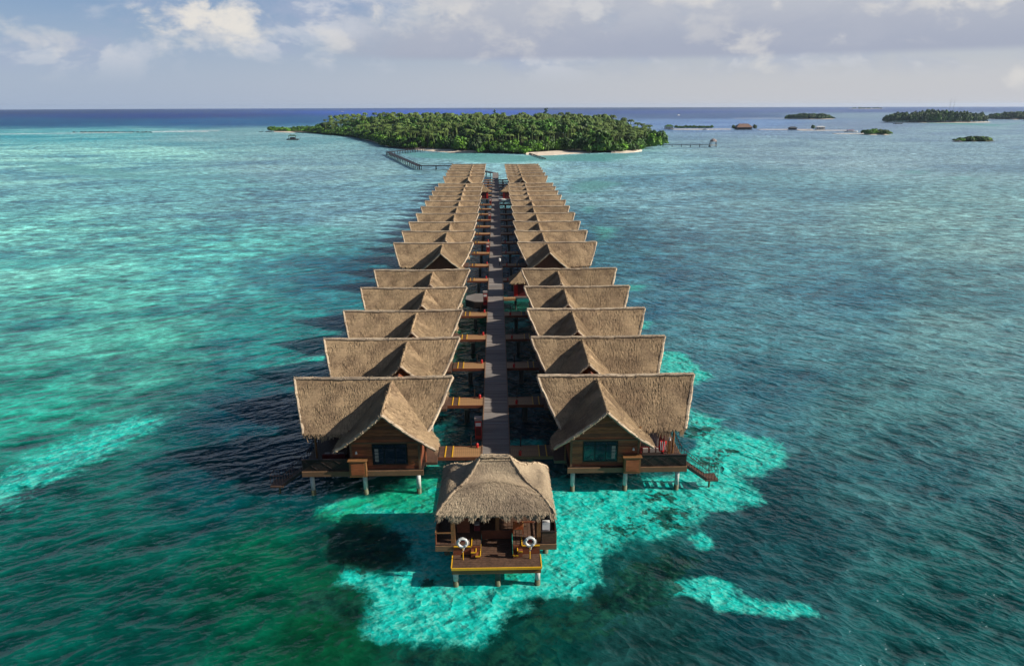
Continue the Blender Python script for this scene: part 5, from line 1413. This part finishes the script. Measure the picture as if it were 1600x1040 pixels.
# radio mast on the large far island
for (px, lb) in ((1481, 'left lattice radio mast on the far island'), (1487, 'right lattice radio mast on the far island')):
    x, y = W(px, 190); y += 60; x += 60*x/y
    t = thing('radio_mast', (x, y, 0), lb, 'mast', 'radio masts on the far island'); b = MB()
    for sx in (-1.2, 1.2):
        for sy in (-1.2, 1.2): b.bar((sx, sy, 0), (sx*.25, sy*.25, 40), .05, .05)
    b.build('legs', 'grey', t)
    b = MB()
    for k in range(12):
        z0 = k*3.6; f0 = 1.2*(1-z0/59); b.bar((-f0, -f0, z0), (f0, -f0, z0+3.4), .15, .15)
    b.build('lattice', 'grey', t)
# reef line, breakwater and surf at the far left
def rocks(x0, x1, y, n, label, s_=1.6, name='reef_rocks'):
    b = MB(); rs = np.random.RandomState(3)
    for k in range(n):
        px = rs.uniform(x0, x1); x, y_ = W(px, y+rs.uniform(-.25, .25)); r_ = s_*rs.uniform(.5, 1.2)
        pts = [(x+r_*math.cos(q)*rs.uniform(.7, 1.3)*2, y_+r_*math.sin(q)*rs.uniform(.7, 1.3), -.1) for q in np.linspace(0, 6.28, 7)[:-1]]
        top_ = (x+rs.uniform(-.3, .3), y_, r_*.8)
        b.add(pts+[top_], [(i, (i+1) % 6, 6) for i in range(6)])
    o = b.build(name, 'rock', None, kind='stuff'); o['label'] = label
rocks(112, 238, 207, 150, 'line of dark reef rocks on the left horizon reef', 1.3)
rocks(405, 424, 206, 14, 'few dark rocks trailing off the island left tip', 1.2)
rocks(1492, 1500, 221.5, 12, 'dark boulders at the left end of the green islet', 2.0)
def surf(x0, x1, y, w, seed):
    a = W(x0, y); c = W(x1, y+ (0 if not isinstance(seed, tuple) else seed[1])); rs = np.random.RandomState(seed if not isinstance(seed, tuple) else seed[0]); b = MB(); n = 60
    for i in range(n):
        q = (i+rs.uniform(-.5, .5))/n; x_ = a[0]+(c[0]-a[0])*q; y_ = a[1]+(c[1]-a[1])*q; L = abs(c[0]-a[0])/n*rs.uniform(.5, 1.3); ww = w*rs.uniform(.2, 1)
        m = [(x_-L, y_, .05), (x_-L*.4, y_-ww/2, .05), (x_+L*.5, y_-ww*.4, .05), (x_+L, y_, .05), (x_+L*.3, y_+ww/2, .05), (x_-L*.5, y_+ww*.4, .05), (x_, y_, .25)]
        b.add(m, [(k, (k+1) % 6, 6) for k in range(6)])
    o = b.build('surf', 'foam', None, kind='stuff'); o['label'] = 'white surf breaking on the reef edge'
surf(-20, 330, 210.0, 15, (1, -4.5)); surf(-20, 345, 210.0, 10, (7, -5.0)); surf(240, 345, 205.5, 10, (2, -1.5)); surf(1148, 1225, 185.0, 40, 3); surf(1245, 1290, 187.6, 14, 4); surf(1280, 1320, 173.8, 60, 5)
